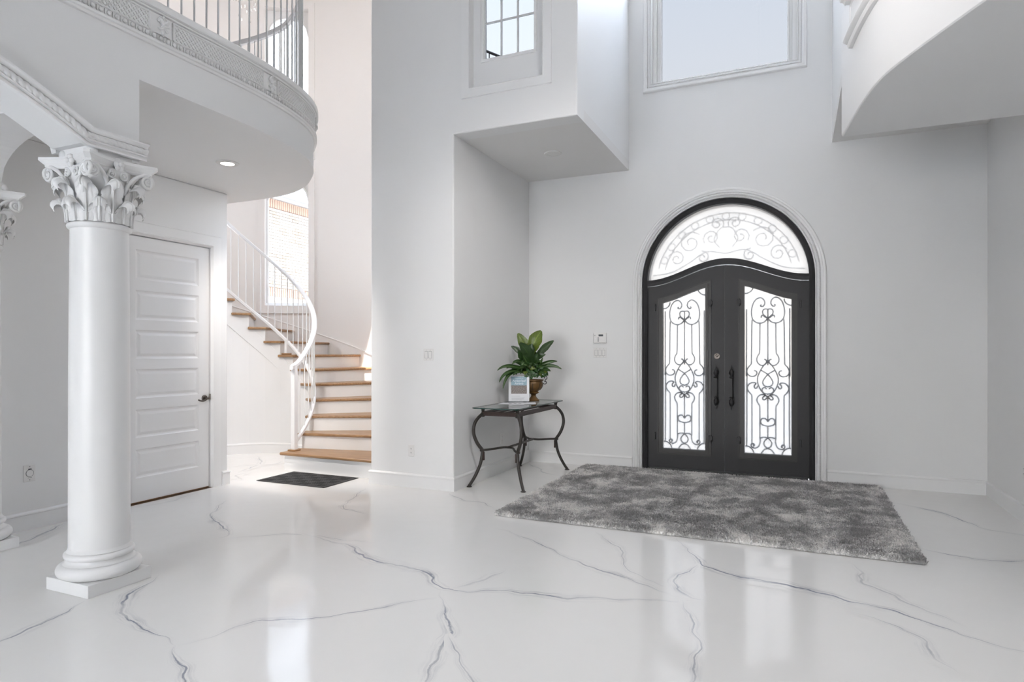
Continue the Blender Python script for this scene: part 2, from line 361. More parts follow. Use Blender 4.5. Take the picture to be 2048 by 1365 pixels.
    def mesh(s, name, org=(0, 0, 0), smooth=None, bevel=0.0, bseg=2, clean=False, bsel=None):
        me = bpy.data.meshes.new(name)
        me.from_pydata([(p[0]-org[0], p[1]-org[1], p[2]-org[2]) for p in s.v], [], s.f)
        bm = bmesh.new(); bm.from_mesh(me)
        if clean:
            bmesh.ops.remove_doubles(bm, verts=bm.verts, dist=1e-5)
            bmesh.ops.dissolve_limit(bm, angle_limit=0.01, verts=bm.verts, edges=bm.edges)
        bmesh.ops.recalc_face_normals(bm, faces=bm.faces)
        if bevel:
            ed = [e_ for e_ in bm.edges if len(e_.link_faces) == 2 and e_.calc_face_angle(0) > 0.6 and (bsel is None or bsel(e_))]
            bmesh.ops.bevel(bm, geom=ed, offset=bevel, segments=bseg, profile=0.5, affect='EDGES', clamp_overlap=True)
        if smooth is not None:
            for f in bm.faces: f.smooth = True
            for e_ in bm.edges:
                if len(e_.link_faces) == 2 and e_.calc_face_angle(0) > smooth: e_.smooth = False
        bm.to_mesh(me); bm.free(); me.update()
        return me
    def build(s, name, m, parent=None, **kw):
        org = parent.matrix_world_loc if False else (ORG.get(parent.name, (0, 0, 0)) if parent else (0, 0, 0))
        me = s.mesh(name, org, **kw); me.materials.append(m)
        o = bpy.data.objects.new(name, me); COL.objects.link(o)
        if parent: o.parent = parent
        ORG[o.name] = org
        return o
ORG = {}
def resample(pts, step):
    P = [Vector(p) for p in pts]; out = [P[0]]; acc = 0.0
    for a, b in zip(P[:-1], P[1:]):
        L = (b-a).length
        if L < 1e-9: continue
        d = step-acc
        while d <= L:
            out.append(a+(b-a)*(d/L)); d += step
        acc = (acc+L) % step if True else 0
        acc = L-(d-step)
    out.append(P[-1]) if (out[-1]-P[-1]).length > 1e-4 else None
    return out
def tag(o, label, cat=None, group=None, kind=None):
    o['label'] = label
    if cat: o['category'] = cat
    if group: o['group'] = group
    if kind: o['kind'] = kind
    return o
def thing(name, label, cat, loc=(0, 0, 0), group=None, kind=None):
    o = bpy.data.objects.new(name, None); o.empty_display_size = 0.1; COL.objects.link(o); o.location = loc; ORG[o.name] = tuple(loc)
    return tag(o, label, cat, group, kind)
def struct(name, mb, m, label, **kw):
    return tag(mb.build(name, m, **kw), label, kind='structure')
def dup_tree(o, off, parent=None, names=None):
    c = o.copy(); COL.objects.link(c)
    if parent is None: c.location = Vector(o.location)+Vector(off)
    else: c.parent = parent
    for ch in [x for x in bpy.data.objects if x.parent == o]: dup_tree(ch, off, c)
    return c
def spline(pts, n=8, closed=False):
    """Catmull-Rom through points of any dimension"""
    P = [np.array(p, float) for p in pts]; out = []; m = len(P)
    for i in range(m if closed else m-1):
        p0 = P[(i-1) % m] if (closed or i > 0) else 2*P[0]-P[1]; p1 = P[i]; p2 = P[(i+1) % m]; p3 = P[(i+2) % m] if (closed or i < m-2) else 2*P[-1]-P[-2]
        for k in range(n):
            t = k/n
            out.append(tuple(0.5*((2*p1)+(-p0+p2)*t+(2*p0-5*p1+4*p2-p3)*t*t+(-p0+3*p1-3*p2+p3)*t**3)))
    if not closed: out.append(tuple(P[-1]))
    return out
XY = lambda a, b, h: (a, b, h)
def pane(poly, fn, h): return MB().add([fn(a, b, h) for a, b in poly], [tuple(range(len(poly)))])
def cells(mb, us, zs, solid, fn, h0, h1):
    """wall slab made of a cell grid with some cells left open"""
    for i in range(len(us)-1):
        for j in range(len(zs)-1):
            if not solid(i, j): continue
            q = [(us[i], zs[j]), (us[i+1], zs[j]), (us[i+1], zs[j+1]), (us[i], zs[j+1])]
            A = [fn(a, b, h0) for a, b in q]; B = [fn(a, b, h1) for a, b in q]
            mb.add(A, [(0, 1, 2, 3)]); mb.add(B, [(3, 2, 1, 0)])
            for k, (di, dj) in enumerate(((0, -1), (1, 0), (0, 1), (-1, 0))):
                ii, jj = i+di, j+dj
                if 0 <= ii < len(us)-1 and 0 <= jj < len(zs)-1 and solid(ii, jj): continue
                mb.add([A[k], A[(k+1) % 4], B[(k+1) % 4], B[k]], [(0, 1, 2, 3)])
    return mb
# ================================================================== SETTING
SC = (-6.37, 6.0)                      # centre of the round stair well
HT = 7.4                               # ceiling height of the hall
def CYL(a, z, R):                      # a in degrees
    t = math.radians(a); return (SC[0]+R*math.cos(t), SC[1]+R*math.sin(t), z)

# floor -------------------------------------------------------------
FLOOR = struct('floor', MB().box(-8.75, 6.2, -5.0, 7.82, -0.12, 0.0), MARBLE, 'glossy white marble-look floor with blue-grey veins')
F_, YAW_, HZ_ = 1278.0, math.radians(24.05), 705.0
def fl(px, py):                        # where a spot of the floor lies
    d = 1.4*F_/(py-HZ_); u = (px-1024)/F_*d
    return (-math.sin(YAW_)*d+math.cos(YAW_)*u, math.cos(YAW_)*d+math.sin(YAW_)*u)
VEINS = [  # points on the floor, half width in metres, strength
 ([(-60,1303),(0,1282),(75,1252),(135,1225),(172,1203)], .045, .75),
 ([(322,1149),(300,1163),(270,1180),(250,1212),(260,1245),(300,1265),(340,1277),(358,1293)], .055, 1.0),
 ([(350,1294),(425,1275),(500,1247),(540,1240),(625,1237),(725,1225),(800,1207),(890,1191)], .05, .8),
 ([(352,1290),(345,1320),(365,1340),(371,1365),(380,1420)], .05, .9),
 ([(428,1081),(455,1070),(437,1045),(420,1032),(435,1017),(455,1001)], .055, .9),
 ([(735,976),(690,1010),(715,1025),(742,1030)], .05, .7),
 ([(445,1077),(600,1070),(700,1082),(748,1087)], .06, .45),
 ([(596,1066),(695,1092),(725,1113),(800,1133),(850,1146),(880,1172),(900,1178),(930,1183),(1024,1185),(1124,1194),(1224,1200),(1344,1202),(1406,1199)], .07, 1.0),
 ([(884,1182),(886,1205),(888,1240),(901,1272),(870,1320),(845,1365),(825,1400)], .055, .85),
 ([(899,1268),(912,1295),(920,1325),(944,1366),(960,1400)], .05, .7),
 ([(986,1057),(1024,1067),(1074,1085),(1119,1110),(1214,1145),(1304,1177),(1358,1194)], .055, .8),
 ([(1190,1062),(1239,1100),(1249,1130),(1284,1155),(1340,1180)], .05, .5),
 ([(1352,1072),(1394,1122),(1424,1137),(1484,1155),(1574,1172),(1674,1195),(1774,1220),(1834,1240),(1914,1267),(2048,1305),(2120,1325)], .07, 1.0),
 ([(1396,1128),(1359,1155),(1354,1175),(1379,1195),(1408,1202)], .05, .9),
 ([(1366,1200),(1384,1260),(1404,1290),(1394,1325),(1379,1365),(1368,1400)], .05, .65),
 ([(1695,1122),(1721,1145),(1719,1162),(1774,1185),(1824,1210),(1934,1257)], .06, .5),
 ([(1700,1225),(1794,1252),(1844,1280),(1869,1320),(1925,1352)], .055, .6),
 ([(1785,1005),(1899,1032),(1974,1060),(2048,1072),(2110,1085)], .06, .8),
 ([(1835,1095),(1899,1110),(1974,1122),(2024,1125),(2060,1118)], .055, .8),
 ([(-10,1107),(50,1084),(70,1074),(100,1062),(120,1052),(158,1040)], .06, .8),
 ([(895,986),(930,1002),(960,1006),(992,1018)], .06, .6),
 ([(258,1016),(330,1006),(400,985)], .05, .5),
 ([(462,952),(515,931),(522,922),(512,912)], .06, .45),
 ([(462,934),(500,931),(545,929),(570,922)], .06, .4),
 ([(486,962),(476,952),(505,944)], .05, .4),
 ([(1050,926),(1078,938),(1085,946),(1125,952)], .05, .7),
 ([(1010,1140),(960,1165),(905,1180)], .06, .3),
]
for vi_, (pts, hw, st) in enumerate(VEINS):
    P = [Vector(p) for p in resample([(*q_, 0) for q_ in spline([fl(*q) for q in pts], 14)], 0.016)]
    # small natural meander
    rnd = random.Random(int(pts[0][0]*7+pts[0][1])); n = len(P); ph = [rnd.uniform(0, 6) for _ in range(3)]
    s = 0; mb = MB(); us = []; rows = []
    for i in range(n):
        a = P[max(0, i-1)]; b = P[min(n-1, i+1)]; t = (b-a).normalized(); nn = Vector((-t.y, t.x, 0))
        if i: s += (P[i]-P[i-1]).length
        w = 0.011*math.sin(s*9+ph[0])+0.006*math.sin(s*21+ph[1])+0.0035*math.sin(s*43+ph[2])
        c = P[i]+nn*w; hh = hw*1.25*(0.6+0.7*abs(math.sin(s*2.1+ph[1])))*min(1, (0.25+3*min(i, n-1-i)/n))
        rows.append([(c.x-nn.x*hh, c.y-nn.y*hh, 0.0003+0.00007*vi_), (c.x+nn.x*hh, c.y+nn.y*hh, 0.0003+0.00007*vi_)]); us.append(s)
    mb.grid(rows)
    o = mb.build('marble_vein', VEIN, FLOOR); me = o.data
    ul = me.uv_layers.new(name='UVMap')
    for lp in me.loops: ul.data[lp.index].uv = (us[lp.vertex_index//2]+pts[0][0]*0.01, -1.0 if lp.vertex_index % 2 == 0 else 1.0)
    at = me.attributes.new('width', 'FLOAT', 'POINT')
    for k in range(len(me.vertices)): at.data[k].value = st*min(1.0, 4*min(k//2+0.3, n-1-k//2+0.3)/n)

# door wall with its arched opening ---------------------------------
DX, DR, DSP = -0.757, 0.935, 2.22      # door axis, outer radius, spring height
YB = 7.6
XZ = lambda a, b, h: (a, h, b)
mb = MB()
N_ = 40
mb.prism([(-3.32, 0), (DX-DR, 0), (DX-DR, 3.6), (-3.32, 3.6)], XZ, YB, YB+0.2)
mb.prism([(DX+DR, 0), (1.88, 0), (1.88, 3.68), (0.5, 3.68), (0.5, 3.6), (DX+DR, 3.6)], XZ, YB, YB+0.2)
ap = [(DX-DR*math.cos(PI*i/N_), DSP+DR*math.sin(PI*i/N_)) for i in range(N_+1)]
for i in range(N_):
    mb.prism([ap[i], ap[i+1], (ap[i+1][0], 3.6), (ap[i][0], 3.6)], XZ, YB, YB+0.2)
WB = (-1.575, -0.005, 4.585, 7.15)       # big window opening
cells(mb, [-1.97, WB[0], WB[1], 0.5], [3.6, WB[2], WB[3], HT], lambda i, j: not (i == 1 and j == 1), XZ, YB, YB+0.2)
struct('wall_back', mb, WALL, 'white entry wall around the arched black double door and high window')

# left block of the hall: front wall, upper box with window, alcove ---
WF = 5.62
mb = MB()
WO = (-2.965, -2.19, 4.014, 6.9)      # recessed window in the upper box
cells(mb, [-4.16, -3.15, WO[0], WO[1], -1.85], [0, 3.59, WO[2], WO[3], HT], lambda i, j: (j > 0 or i == 0) and not (i == 2 and j == 2), XZ, WF, WF+0.2)
struct('wall_front', mb, WALL, 'white wall with light switch and outlet beside the stairs and upper box', bevel=0.014, clean=True, bsel=lambda e_: all(v.co.y < 5.7 for v in e_.verts))
struct('wall_alcove', MB().box(-3.32, -3.15, WF+0.2, YB, 0, 3.59), WALL, 'white alcove side wall behind the console table')
mb = MB().box(-3.15, -1.85, WF+0.2, YB, 3.59, 3.70)
struct('ceiling_alcove', mb, CEIL, 'flat white soffit over the console table alcove')
struct('wall_box', MB().box(-1.99, -1.85, WF+0.2, YB, 3.70, HT), WALL, 'bluish lit side of the upper white box beside the high window')
# right block mirrors it
struct('wall_right', MB().box(1.70, 1.88, WF, YB, 0, 3.66), WALL, 'white side wall at the right of the black entry door')
mb = MB().box(0.34, 0.48, WF+0.2, YB, 3.74, HT); 
struct('wall_upper_right', mb, WALL, 'upper white side wall at the right of the high window')
mb = MB(); cells(mb, [0.34, 6.2], [3.635, HT], lambda i, j: True, XZ, WF, WF+0.2); mb.box(1.88, 6.2, WF+0.001, WF+0.2, 0, 3.6)
struct('wall_upper_front', mb, WALL, 'white upper wall behind the curved right balcony')
struct('ceiling_right', MB().box(0.34, 1.88, WF+0.2, YB, 3.635, 3.74), CEIL, 'white soffit of the right-hand upper block')

# left wall with the white door ---------------------------------------
XL = -5.54
DY0, DY1, DZ = 3.865, 4.765, 2.475      # door leaf opening
mb = MB()
YZ = lambda a, b, h: (h, a, b)
cells(mb, [-5.0, DY0-0.02, DY1+0.02, 4.98], [0, DZ+0.02, 3.085], lambda i, j: not (i == 1 and j == 0), YZ, XL-0.18, XL)
struct('wall_left', mb, WALL, 'white wall with the six-panel door under the balcony', bevel=0.012, clean=True)
struct('wall_closet', MB().box(XL-1.2, XL-0.5, 3.5, 4.98, 0, 3.085), WALL, 'white closet wall behind the six-panel door')

# round stair-well wall ------------------------------------------------
SW0, SW1 = 111.4, 129.1
SWIN = [(SW0, SW1, 2.147, 4.26), (SW0, SW1, 4.62, 6.92), (10.0, 31.0, 3.0, 6.6), (155.0, 172.0, 2.147, 4.0), (178.0, 195.0, 2.147, 4.0)]  # last three are unseen openings added to light the stairwell
us = sorted(set([-7.5+i*3.5 for i in range(60) if -7.5+i*3.5 < 200]+[SW0, SW1, 10.0, 31.0, 155.0, 172.0, 178.0, 195.0, 200.0]))
us = [u for k, u in enumerate(us) if not any(0 < abs(u-w) < 0.8 for w in (SW0, SW1, 10.0, 31.0, 155.0, 172.0, 178.0, 195.0))]
zs = [0, 2.147, 3.0, 4.0, 4.26, 4.62, 6.6, 6.92, HT]
def sol(i, j):
    a = (us[i]+us[i+1])/2; z = (zs[j]+zs[j+1])/2
    return not any(w[0] < a < w[1] and w[2] < z < w[3] for w in SWIN)
mb = MB(); cells(mb, us, zs, sol, CYL, 2.2, 2.40)
o = struct('wall_stair', mb, STAIRW, 'tall curved stairwell wall with arched windows', smooth=0.5)
bm_ = bmesh.new(); bm_.from_mesh(o.data); bmesh.ops.remove_doubles(bm_, verts=bm_.verts, dist=1e-4); bmesh.ops.recalc_face_normals(bm_, faces=bm_.faces)
for f_ in bm_.faces: f_.smooth = True
for e_ in bm_.edges: e_.smooth = not (len(e_.link_faces) == 2 and e_.calc_face_angle(0) > 0.5)
bm_.to_mesh(o.data); bm_.free()
struct('wall_gallery', MB().box(-8.75, -8.57, -5.0, 6.0, 0, HT), STAIRW, 'far white wall behind the upper gallery')
struct('wall_side', MB().box(6.02, 6.2, -5.0, WF, 0, HT), WALL, 'far white wall at the right of the hall')

mb = MB(); cells(mb, [-8.75, -4.35, -3.2, -2.4, -1.25, 6.2], [0, 0.3, 3.0, HT], lambda i, j: not (j == 1 and i in (1, 3)), XZ, -5.2, -5.0)  # unseen window openings added behind the camera to light the hall
struct('wall_rear', mb, WALL, 'unseen white rear wall with tall window openings added for daylight')
# ceiling ---------------------------------------------------------------
mb = MB().box(-8.75, 6.2, -5.0, WF+0.2, HT, HT+0.15).box(-1.99, 0.5, WF+0.2, YB+0.2, HT, HT+0.15)
struct('ceiling', mb, CEIL, 'flat white ceiling of the double-height hall')
mb = MB().lathe([(2.40, 0), (2.40, 0.12)], (SC[0], SC[1], HT+0.001), 48)
struct('ceiling_stair', mb, CEIL, 'round white ceiling of the stairwell')

# baseboards --------------------------------------------------------------
BASE = [(0, 0), (0.016, 0), (0.016, 0.118), (0.022, 0.122), (0.022, 0.132), (0.012, 0.142), (0, 0.145)]
def baseboard(name, path, side, label):
    struct(name, MB().sweep(path, BASE, XY, side=side), TRIM, label)
baseboard('baseboard_front', [(-4.16, 5.80), (-4.16, WF), (-3.15, WF), (-3.15, YB), (DX-DR-0.115, YB)], -1, 'white baseboard round the alcove up to the black door')
baseboard('baseboard_right', [(DX+DR+0.115, YB), (1.70, YB), (1.70, WF)], -1, 'white baseboard right of the black door')
baseboard('baseboard_left', [(XL, -5.0), (XL, DY0-0.14)], -1, 'white baseboard of the left wall behind the column')
baseboard('baseboard_pier', [(XL, DY1+0.14), (XL, 4.98), (XL-0.18, 4.98)], -1, 'white baseboard on the pier right of the six-panel door')

# left gallery (balcony) ------------------------------------------------------
EDGE = [(-3.71, -5.0), (-3.71, 1.0), (-3.71, 2.0), (-3.71, 2.6), (-3.712, 3.0), (-3.712, 3.3), (-3.722, 3.6), (-3.765, 3.94), (-3.845, 4.24), (-3.955, 4.475), (-4.085, 4.65), (-4.25, 4.82), (-4.51, 5.035), (-4.80, 5.195), (-5.05, 5.265), (-5.35, 5.30), (-5.8, 5.30), (-6.2, 5.30)]
EP = spline(EDGE[3:], 6); EP = [(-3.71, -5.0), (-3.71, 1.0), (-3.71, 2.0)]+EP
ZS, ZC = 3.085, 3.60
BALC = thing('balcony', 'white curved balcony with carved frieze above the column and six-panel door', None, (0, 0, 0), kind='structure')
slab = [p for p in EP]+[(-8.57, 5.30), (-8.57, -5.0)]
mb = MB(); mb.prism(slab, XY, ZS, ZC)
mb.build('slab', WALL, BALC, bevel=0.012, bseg=2, smooth=0.35, bsel=lambda e_: all(v.co.y > 2.66 for v in e_.verts) and abs(e_.verts[0].co.z-e_.verts[1].co.z) < 0.1)
# mouldings swept along the edge (outward = right of travel, side -1)
mb = MB().sweep(EP, [(0, 3.335), (0.012, 3.337), (0.016, 3.345), (0.016, 3.352), (0.026, 3.356), (0.03, 3.362), (0.03, 3.37), (0.018, 3.376), (0, 3.378)], XY, side=-1)
mb.build('lower_moulding', TRIM, BALC, smooth=0.6)
mb = MB().sweep(EP, [(0, 3.376), (0.008, 3.376), (0.008, 3.545), (0.022, 3.548), (0.026, 3.556), (0.020, 3.563), (0.036, 3.566), (0.042, 3.575), (0.042, 3.603), (0.034, 3.612), (-0.14, 3.612), (-0.14, 3.60), (0, 3.60)], XY, side=-1)
mb.build('cornice', TRIM, BALC, smooth=0.6)
class Path:
    def __init__(s, pts):
        s.p = [Vector(p) for p in pts]; s.L = [0]
        for a, b in zip(s.p[:-1], s.p[1:]): s.L.append(s.L[-1]+(b-a).length)
    def at(s, d, off=0.0, side=-1):
        d = max(0, min(s.L[-1]-1e-6, d)); i = max(k for k in range(len(s.L)-1) if s.L[k] <= d); a, b = s.p[i], s.p[i+1]; t = (b-a).normalized()
        n = Vector((-t.y, t.x))*side; q = a+t*(d-s.L[i])+n*off
        return q, t, n
    def near(s, x, y):
        best = None
        for k in range(0, int(s.L[-1]/0.01)):
            q, _, _ = s.at(k*0.01); dd = (q.x-x)**2+(q.y-y)**2
            if best is None or dd < best[0]: best = (dd, k*0.01)
        return best[1]
EPATH = Path(EP)
s_vis = EPATH.near(-3.71, 1.7); s_end = EPATH.near(-5.3, 5.3)
blocks = [EPATH.near(-3.71, 2.815)-0.93, EPATH.near(-3.71, 2.815), EPATH.near(-3.74, 3.76), EPATH.near(-4.02, 4.57), EPATH.near(-4.80, 5.19)]
def frieze(parent, path, s0, s1, blocks, z0, k=1.0, side=-1):
    """egg row, lattice panels and leaf ornaments along a curved edge (k scales heights)"""
    Z = lambda h: z0+h*k
    mb = MB(); s = s0
    while s < s1:
        q, t, n = path.at(s, 0.014*k, side); R = Matrix(((t.x, n.x, 0), (t.y, n.y, 0), (0, 0, 1)))
        mb.ell((q.x, q.y, Z(0.020)), (0.0135*k, 0.011*k, 0.0155*k), 8, 5, R)
        q2, _, _ = path.at(s+0.024*k, 0.010*k, side); mb.obox((q2.x, q2.y, Z(0.020)), (t.x, t.y, 0), (n.x, n.y, 0), (0, 0, 1), 0.003*k, 0.006*k, 0.015*k)
        s += 0.048*k
    o = mb.build('egg_moulding', PLAST, parent, smooth=0.8); o['kind'] = 'stuff'
    pn = [s0]+blocks+[s1]
    latt = MB(); fr = MB(); half = 0.085*k
    for a, b in zip(pn[:-1], pn[1:]):
        a0 = a+(half if a in blocks else 0); b0 = b-(half if b in blocks else 0)
        if b0-a0 < 0.1: continue
        h0, h1 = 0.052, 0.150; dz = (h1-h0)*k
        step = 0.031*k; m = int((b0-a0)/step)
        for i in range(-3, m+1):
            for sg in (1, -1):
                sa = a0+i*step; sb = sa+dz
                za, zb = (Z(h0), Z(h1)) if sg > 0 else (Z(h1), Z(h0))
                # clip to the panel
                t0 = max(0.0, (a0-sa)/dz); t1 = min(1.0, (b0-sa)/dz)
                if t1-t0 < 0.12: continue
                p0, u0, n0 = path.at(sa+dz*t0, 0.010, side); p1, u1, n1 = path.at(sa+dz*t1, 0.010, side)
                A = Vector((p0.x, p0.y, za+(zb-za)*t0)); B = Vector((p1.x, p1.y, za+(zb-za)*t1)); d = (B-A).normalized(); nn = Vector((n0.x, n0.y, 0)); w = d.cross(nn)
                latt.obox((A+B)/2, d, nn, w, (B-A).length/2, 0.0035*k, 0.0030*k)
        # beaded frame round the panel
        for hh in (0.046, 0.158):
            pts = []; ss = a0
            while ss <= b0: q, _, _ = path.at(ss, 0.012, side); pts.append((q.x, q.y, Z(hh))); ss += 0.03
            fr.rope(pts, 0.0075*k, 0.022*k, 6, 3)
        for ss in (a0, b0):
            q, _, _ = path.at(ss, 0.012, side); fr.rope([(q.x, q.y, Z(0.046)), (q.x, q.y, Z(0.158))], 0.0095*k, 0.022*k, 6, 3)
    o = latt.build('lattice_relief', PLAST, parent); o['kind'] = 'stuff'
    fr.build('beaded_border', PLAST, parent, smooth=0.8)
    for bpos in blocks:
        q, t, n = path.at(bpos, 0.016*k, side); T = Vector((t.x, t.y, 0)); Nn = Vector((n.x, n.y, 0)); U = Vector((0, 0, 1)); c = Vector((q.x, q.y, Z(0.10)))
        mb = MB(); R = Matrix((T, Nn, U)).transposed()
        rows = []
        for i in range(9):
            dd = (i/8-0.5)*0.155*k; pq, _, nq = path.at(bpos+dd, (0.008+0.012*math.cos(PI*(i/8-0.5))), side); rows.append([(pq.x, pq.y, Z(0.042)), (pq.x, pq.y, Z(0.163))])
        mb.grid(rows); mb.build('ornament_block', TRIM, parent, smooth=0.8)
        mb = MB()
        def P(a, b, d=0.006): return c+T*(a*k)+U*(b*k)+Nn*(d*k)
        stem = [P(0.006, -0.05, .004), P(-0.004, -0.02, .010), P(0.004, 0.015, .014), P(0.0, 0.045, .012)]
        mb.tube(spline([tuple(p) for p in stem], 4), lambda u: (0.013-0.006*u)*k, 6)
        for sg, a, b, lo in ((1, 0.026, 0.030, .022), (-1, 0.026, 0.034, .022), (1, 0.022, -0.036, .016), (-1, 0.024, -0.030, .017), (1, 0.034, 0.005, .014)):
            mb.tube(spline([tuple(P(0, b*0.3, .010)), tuple(P(sg*a*0.6, b*0.7, .016)), tuple(P(sg*a, b, .018)), tuple(P(sg*a*1.25, b*0.75, .012)), tuple(P(sg*a*1.0, b*0.55, .010))], 4), lambda u, lo=lo: lo*k*(0.62-0.35*u), 6)
        mb.ell(P(0.0, 0.052, .012), (0.011*k, 0.010*k, 0.012*k), 7, 5); mb.ell(P(0.016, 0.047, .010), (0.009*k, 0.008*k, 0.011*k), 7, 5); mb.ell(P(-0.016, 0.047, .010), (0.009*k, 0.008*k, 0.011*k), 7, 5)
        mb.ell(P(0.004, -0.057, .006), (0.012*k, 0.008*k, 0.009*k), 7, 5)
        mb.build('leaf_ornament', PLAST, parent, smooth=0.9)
frieze(BALC, EPATH, s_vis, s_end, blocks[1:4], 3.378)

# right balcony -----------------------------------------------------------------
RB = [(0.318, 5.62), (0.342, 5.384), (0.386, 4.99), (0.43, 4.70), (0.475, 4.50), (0.527, 4.355), (0.61, 4.16), (0.688, 3.99), (0.76, 3.84), (0.83, 3.70), (1.0, 3.40), (1.28, 3.02), (1.7, 2.7), (2.4, 2.45), (6.02, 2.3)]
RP = spline(RB, 6)
RBAL = thing('balcony', 'curved white balcony at the upper right with plain soffit', None, (0, 0, 0), kind='structure')
mb = MB(); mb.prism(RP+[(6.02, 5.62)], XY, ZS, 4.05); mb.build('slab', WALL, RBAL, bevel=0.02, bseg=3, smooth=0.35, bsel=lambda e_: all((v.co.y < 5.55 or v.co.x < 0.5) for v in e_.verts) and abs(e_.verts[0].co.z-e_.verts[1].co.z) < 0.1)
RPATH = Path(RP); r0 = RPATH.near(0.36, 5.2); r1 = RPATH.near(0.9, 3.55)
def sub(path, a, b, st=0.06):
    out = []; s = a
    while s < b: q, _, _ = path.at(s); out.append((q.x, q.y)); s += st
    return out
RS = sub(RPATH, r0, r1)
KR = 1.45; ZR = 3.655
prof = [(0, -0.045), (0.016, -0.043), (0.022, -0.032), (0.022, -0.024), (0.036, -0.018), (0.042, -0.010), (0.042, 0.0), (0.02, 0.006), (0.01, 0.008), (0.01, 0.172), (0.034, 0.175), (0.04, 0.186), (0.052, 0.19), (0.058, 0.20), (0.058, 0.235), (0, 0.235)]
MB().sweep(RS, [(o*1.5, ZR+h*KR) for o, h in prof], XY, side=-1).build('cornice', TRIM, RBAL, smooth=0.6)
frieze(RBAL, RPATH, r0+0.02, r1-0.05, [], ZR, KR)

# arcade carrying the gallery ------------------------------------------------------
CX, CY = -3.858, 2.518                  # corner column
ZI = 2.600                              # impost level
AY1, AY0 = 2.665, 2.335                 # beam end, start of the arch
XF, XB = -3.71, -4.01
arc = []
for i in range(25):
    u = i/24; y = AY0-u*3.3; arc.append((y, ZI+0.42*(1-(1-2*u)**2)**0.92*1.0 if 0 < u < 1 else ZI))
arc = [(AY0-3.3*u, ZI+0.44*(1-abs(1-2*u)**2.0)) for u in [i/30 for i in range(31)]]
mb = MB()
poly = [(AY1, ZI), (AY0, ZI)]+arc[1:]+[(-1.4, ZI), (-1.4, ZS), (AY1, ZS)]
mb.prism(poly, lambda a, b, h: (h, a, b), XF, XB)
parc = [(-5.17+1.12*i/24, ZI-0.02+0.32*math.sqrt(max(0, 1-(2*i/24-1)**2))) for i in range(25)]
poly2 = [(XL, ZI-0.02)]+parc+[(XB, ZI-0.02), (XB, ZS), (XL, ZS)]
mb.prism(poly2, lambda a, b, h: (a, h, b), AY0+0.02, AY1)
struct('wall_arcade', mb, WALL, 'white arched beam resting on the corner column')
# rope moulding of the arch
def off_arch(d):                         # line above the intrados, on the beam face
    pts = [(AY1+0.03, ZI+d), (AY0-d*0.25, ZI+d)]
    for (y, z), (y2, z2) in zip(arc[:-1], arc[1:]):
        t = Vector((y2-y, z2-z)).normalized(); n = Vector((t.y, -t.x)); n = n if n.y > 0 else -n
        q = Vector((y2, z2))+n*d
        if q.x < AY0-d*0.25-0.04: pts.append((q.x, q.y))
    return pts
AM = thing('trim_1', 'white rope moulding along the arch above the corner column', None, (0, 0, 0), kind='structure')
mp = [(y, z) for y, z in off_arch(0.0) if y > -0.8]
FX = lambda a, b, h: (XF+h, a, b)
MB().sweep(mp, [(-0.02, 0), (-0.02, 0.03), (-0.008, 0.03), (-0.004, 0.022), (0.004, 0.022), (0.008, 0.034), (0.016, 0.034), (0.02, 0.016), (0.052, 0.016), (0.056, 0.036), (0.064, 0.040), (0.074, 0.054), (0.082, 0.056), (0.082, 0.0)], FX, side=-1).build('cornice', TRIM, AM, smooth=0.6)
rp = MB(); rp.rope([(XF+0.026, y, z) for y, z in [(a, b) for a, b in off_arch(0.036) if a > -0.8]], 0.0215, 0.036, 12, 8); rp.build('rope', PLAST, AM, smooth=1.2)

# ------------------------------------------------------------------ outdoors
struct('ground', MB().box(-40, 30, -30, 45, -0.35, -0.2), GRNDM, 'pale paving outside the house')
# ================================================================== ENTRY DOOR
def arch_path(r, z0=0.0, n=40):
    return [(DX-r, z0), (DX-r, DSP)]+[(DX-r*math.cos(PI*i/n), DSP+r*math.sin(PI*i/n)) for i in range(1, n)]+[(DX+r, DSP), (DX+r, z0)]
ED = thing('door_2', 'black steel double entry door with arched transom and scrollwork glass', None, (DX, 7.68, 0), kind='structure')
XZy = lambda a, b, h: (a, h, b)
FRM = MB().sweep(arch_path(DR-0.003), [(0, 7.612), (0.028, 7.606), (0.056, 7.622), (0.056, 7.80), (0, 7.80)], XZy, side=-1).build('frame', IRON, ED, smooth=0.5)
zb = lambda x: 2.187+0.217*(0.5+0.5*math.cos(PI*min(1, abs(x-DX-0.0)/0.87)))
zt = lambda x: zb(x)+0.068
RI = DR-0.056
xs = [DX-RI+2*RI*i/48 for i in range(49)]
mb = MB(); rows = []
for x in xs: rows.append([(x, 7.628, zb(x)), (x, 7.618, zb(x)+0.034), (x, 7.628, zt(x)), (x, 7.78, zt(x)), (x, 7.78, zb(x))])
mb.grid(rows, closed_u=True); mb.build('transom_rail', IRON, ED, smooth=0.5)
# transom pane
gp = [(x, zt(x)) for x in xs]+[(DX+RI*math.cos(t), DSP+RI*math.sin(t)) for t in [PI*i/40 for i in range(41)] if DSP+RI*math.sin(t) > zt(DX+RI*math.cos(t))+0.002]
pane(gp, XZy, 7.703).build('transom_pane', FROST2, ED)
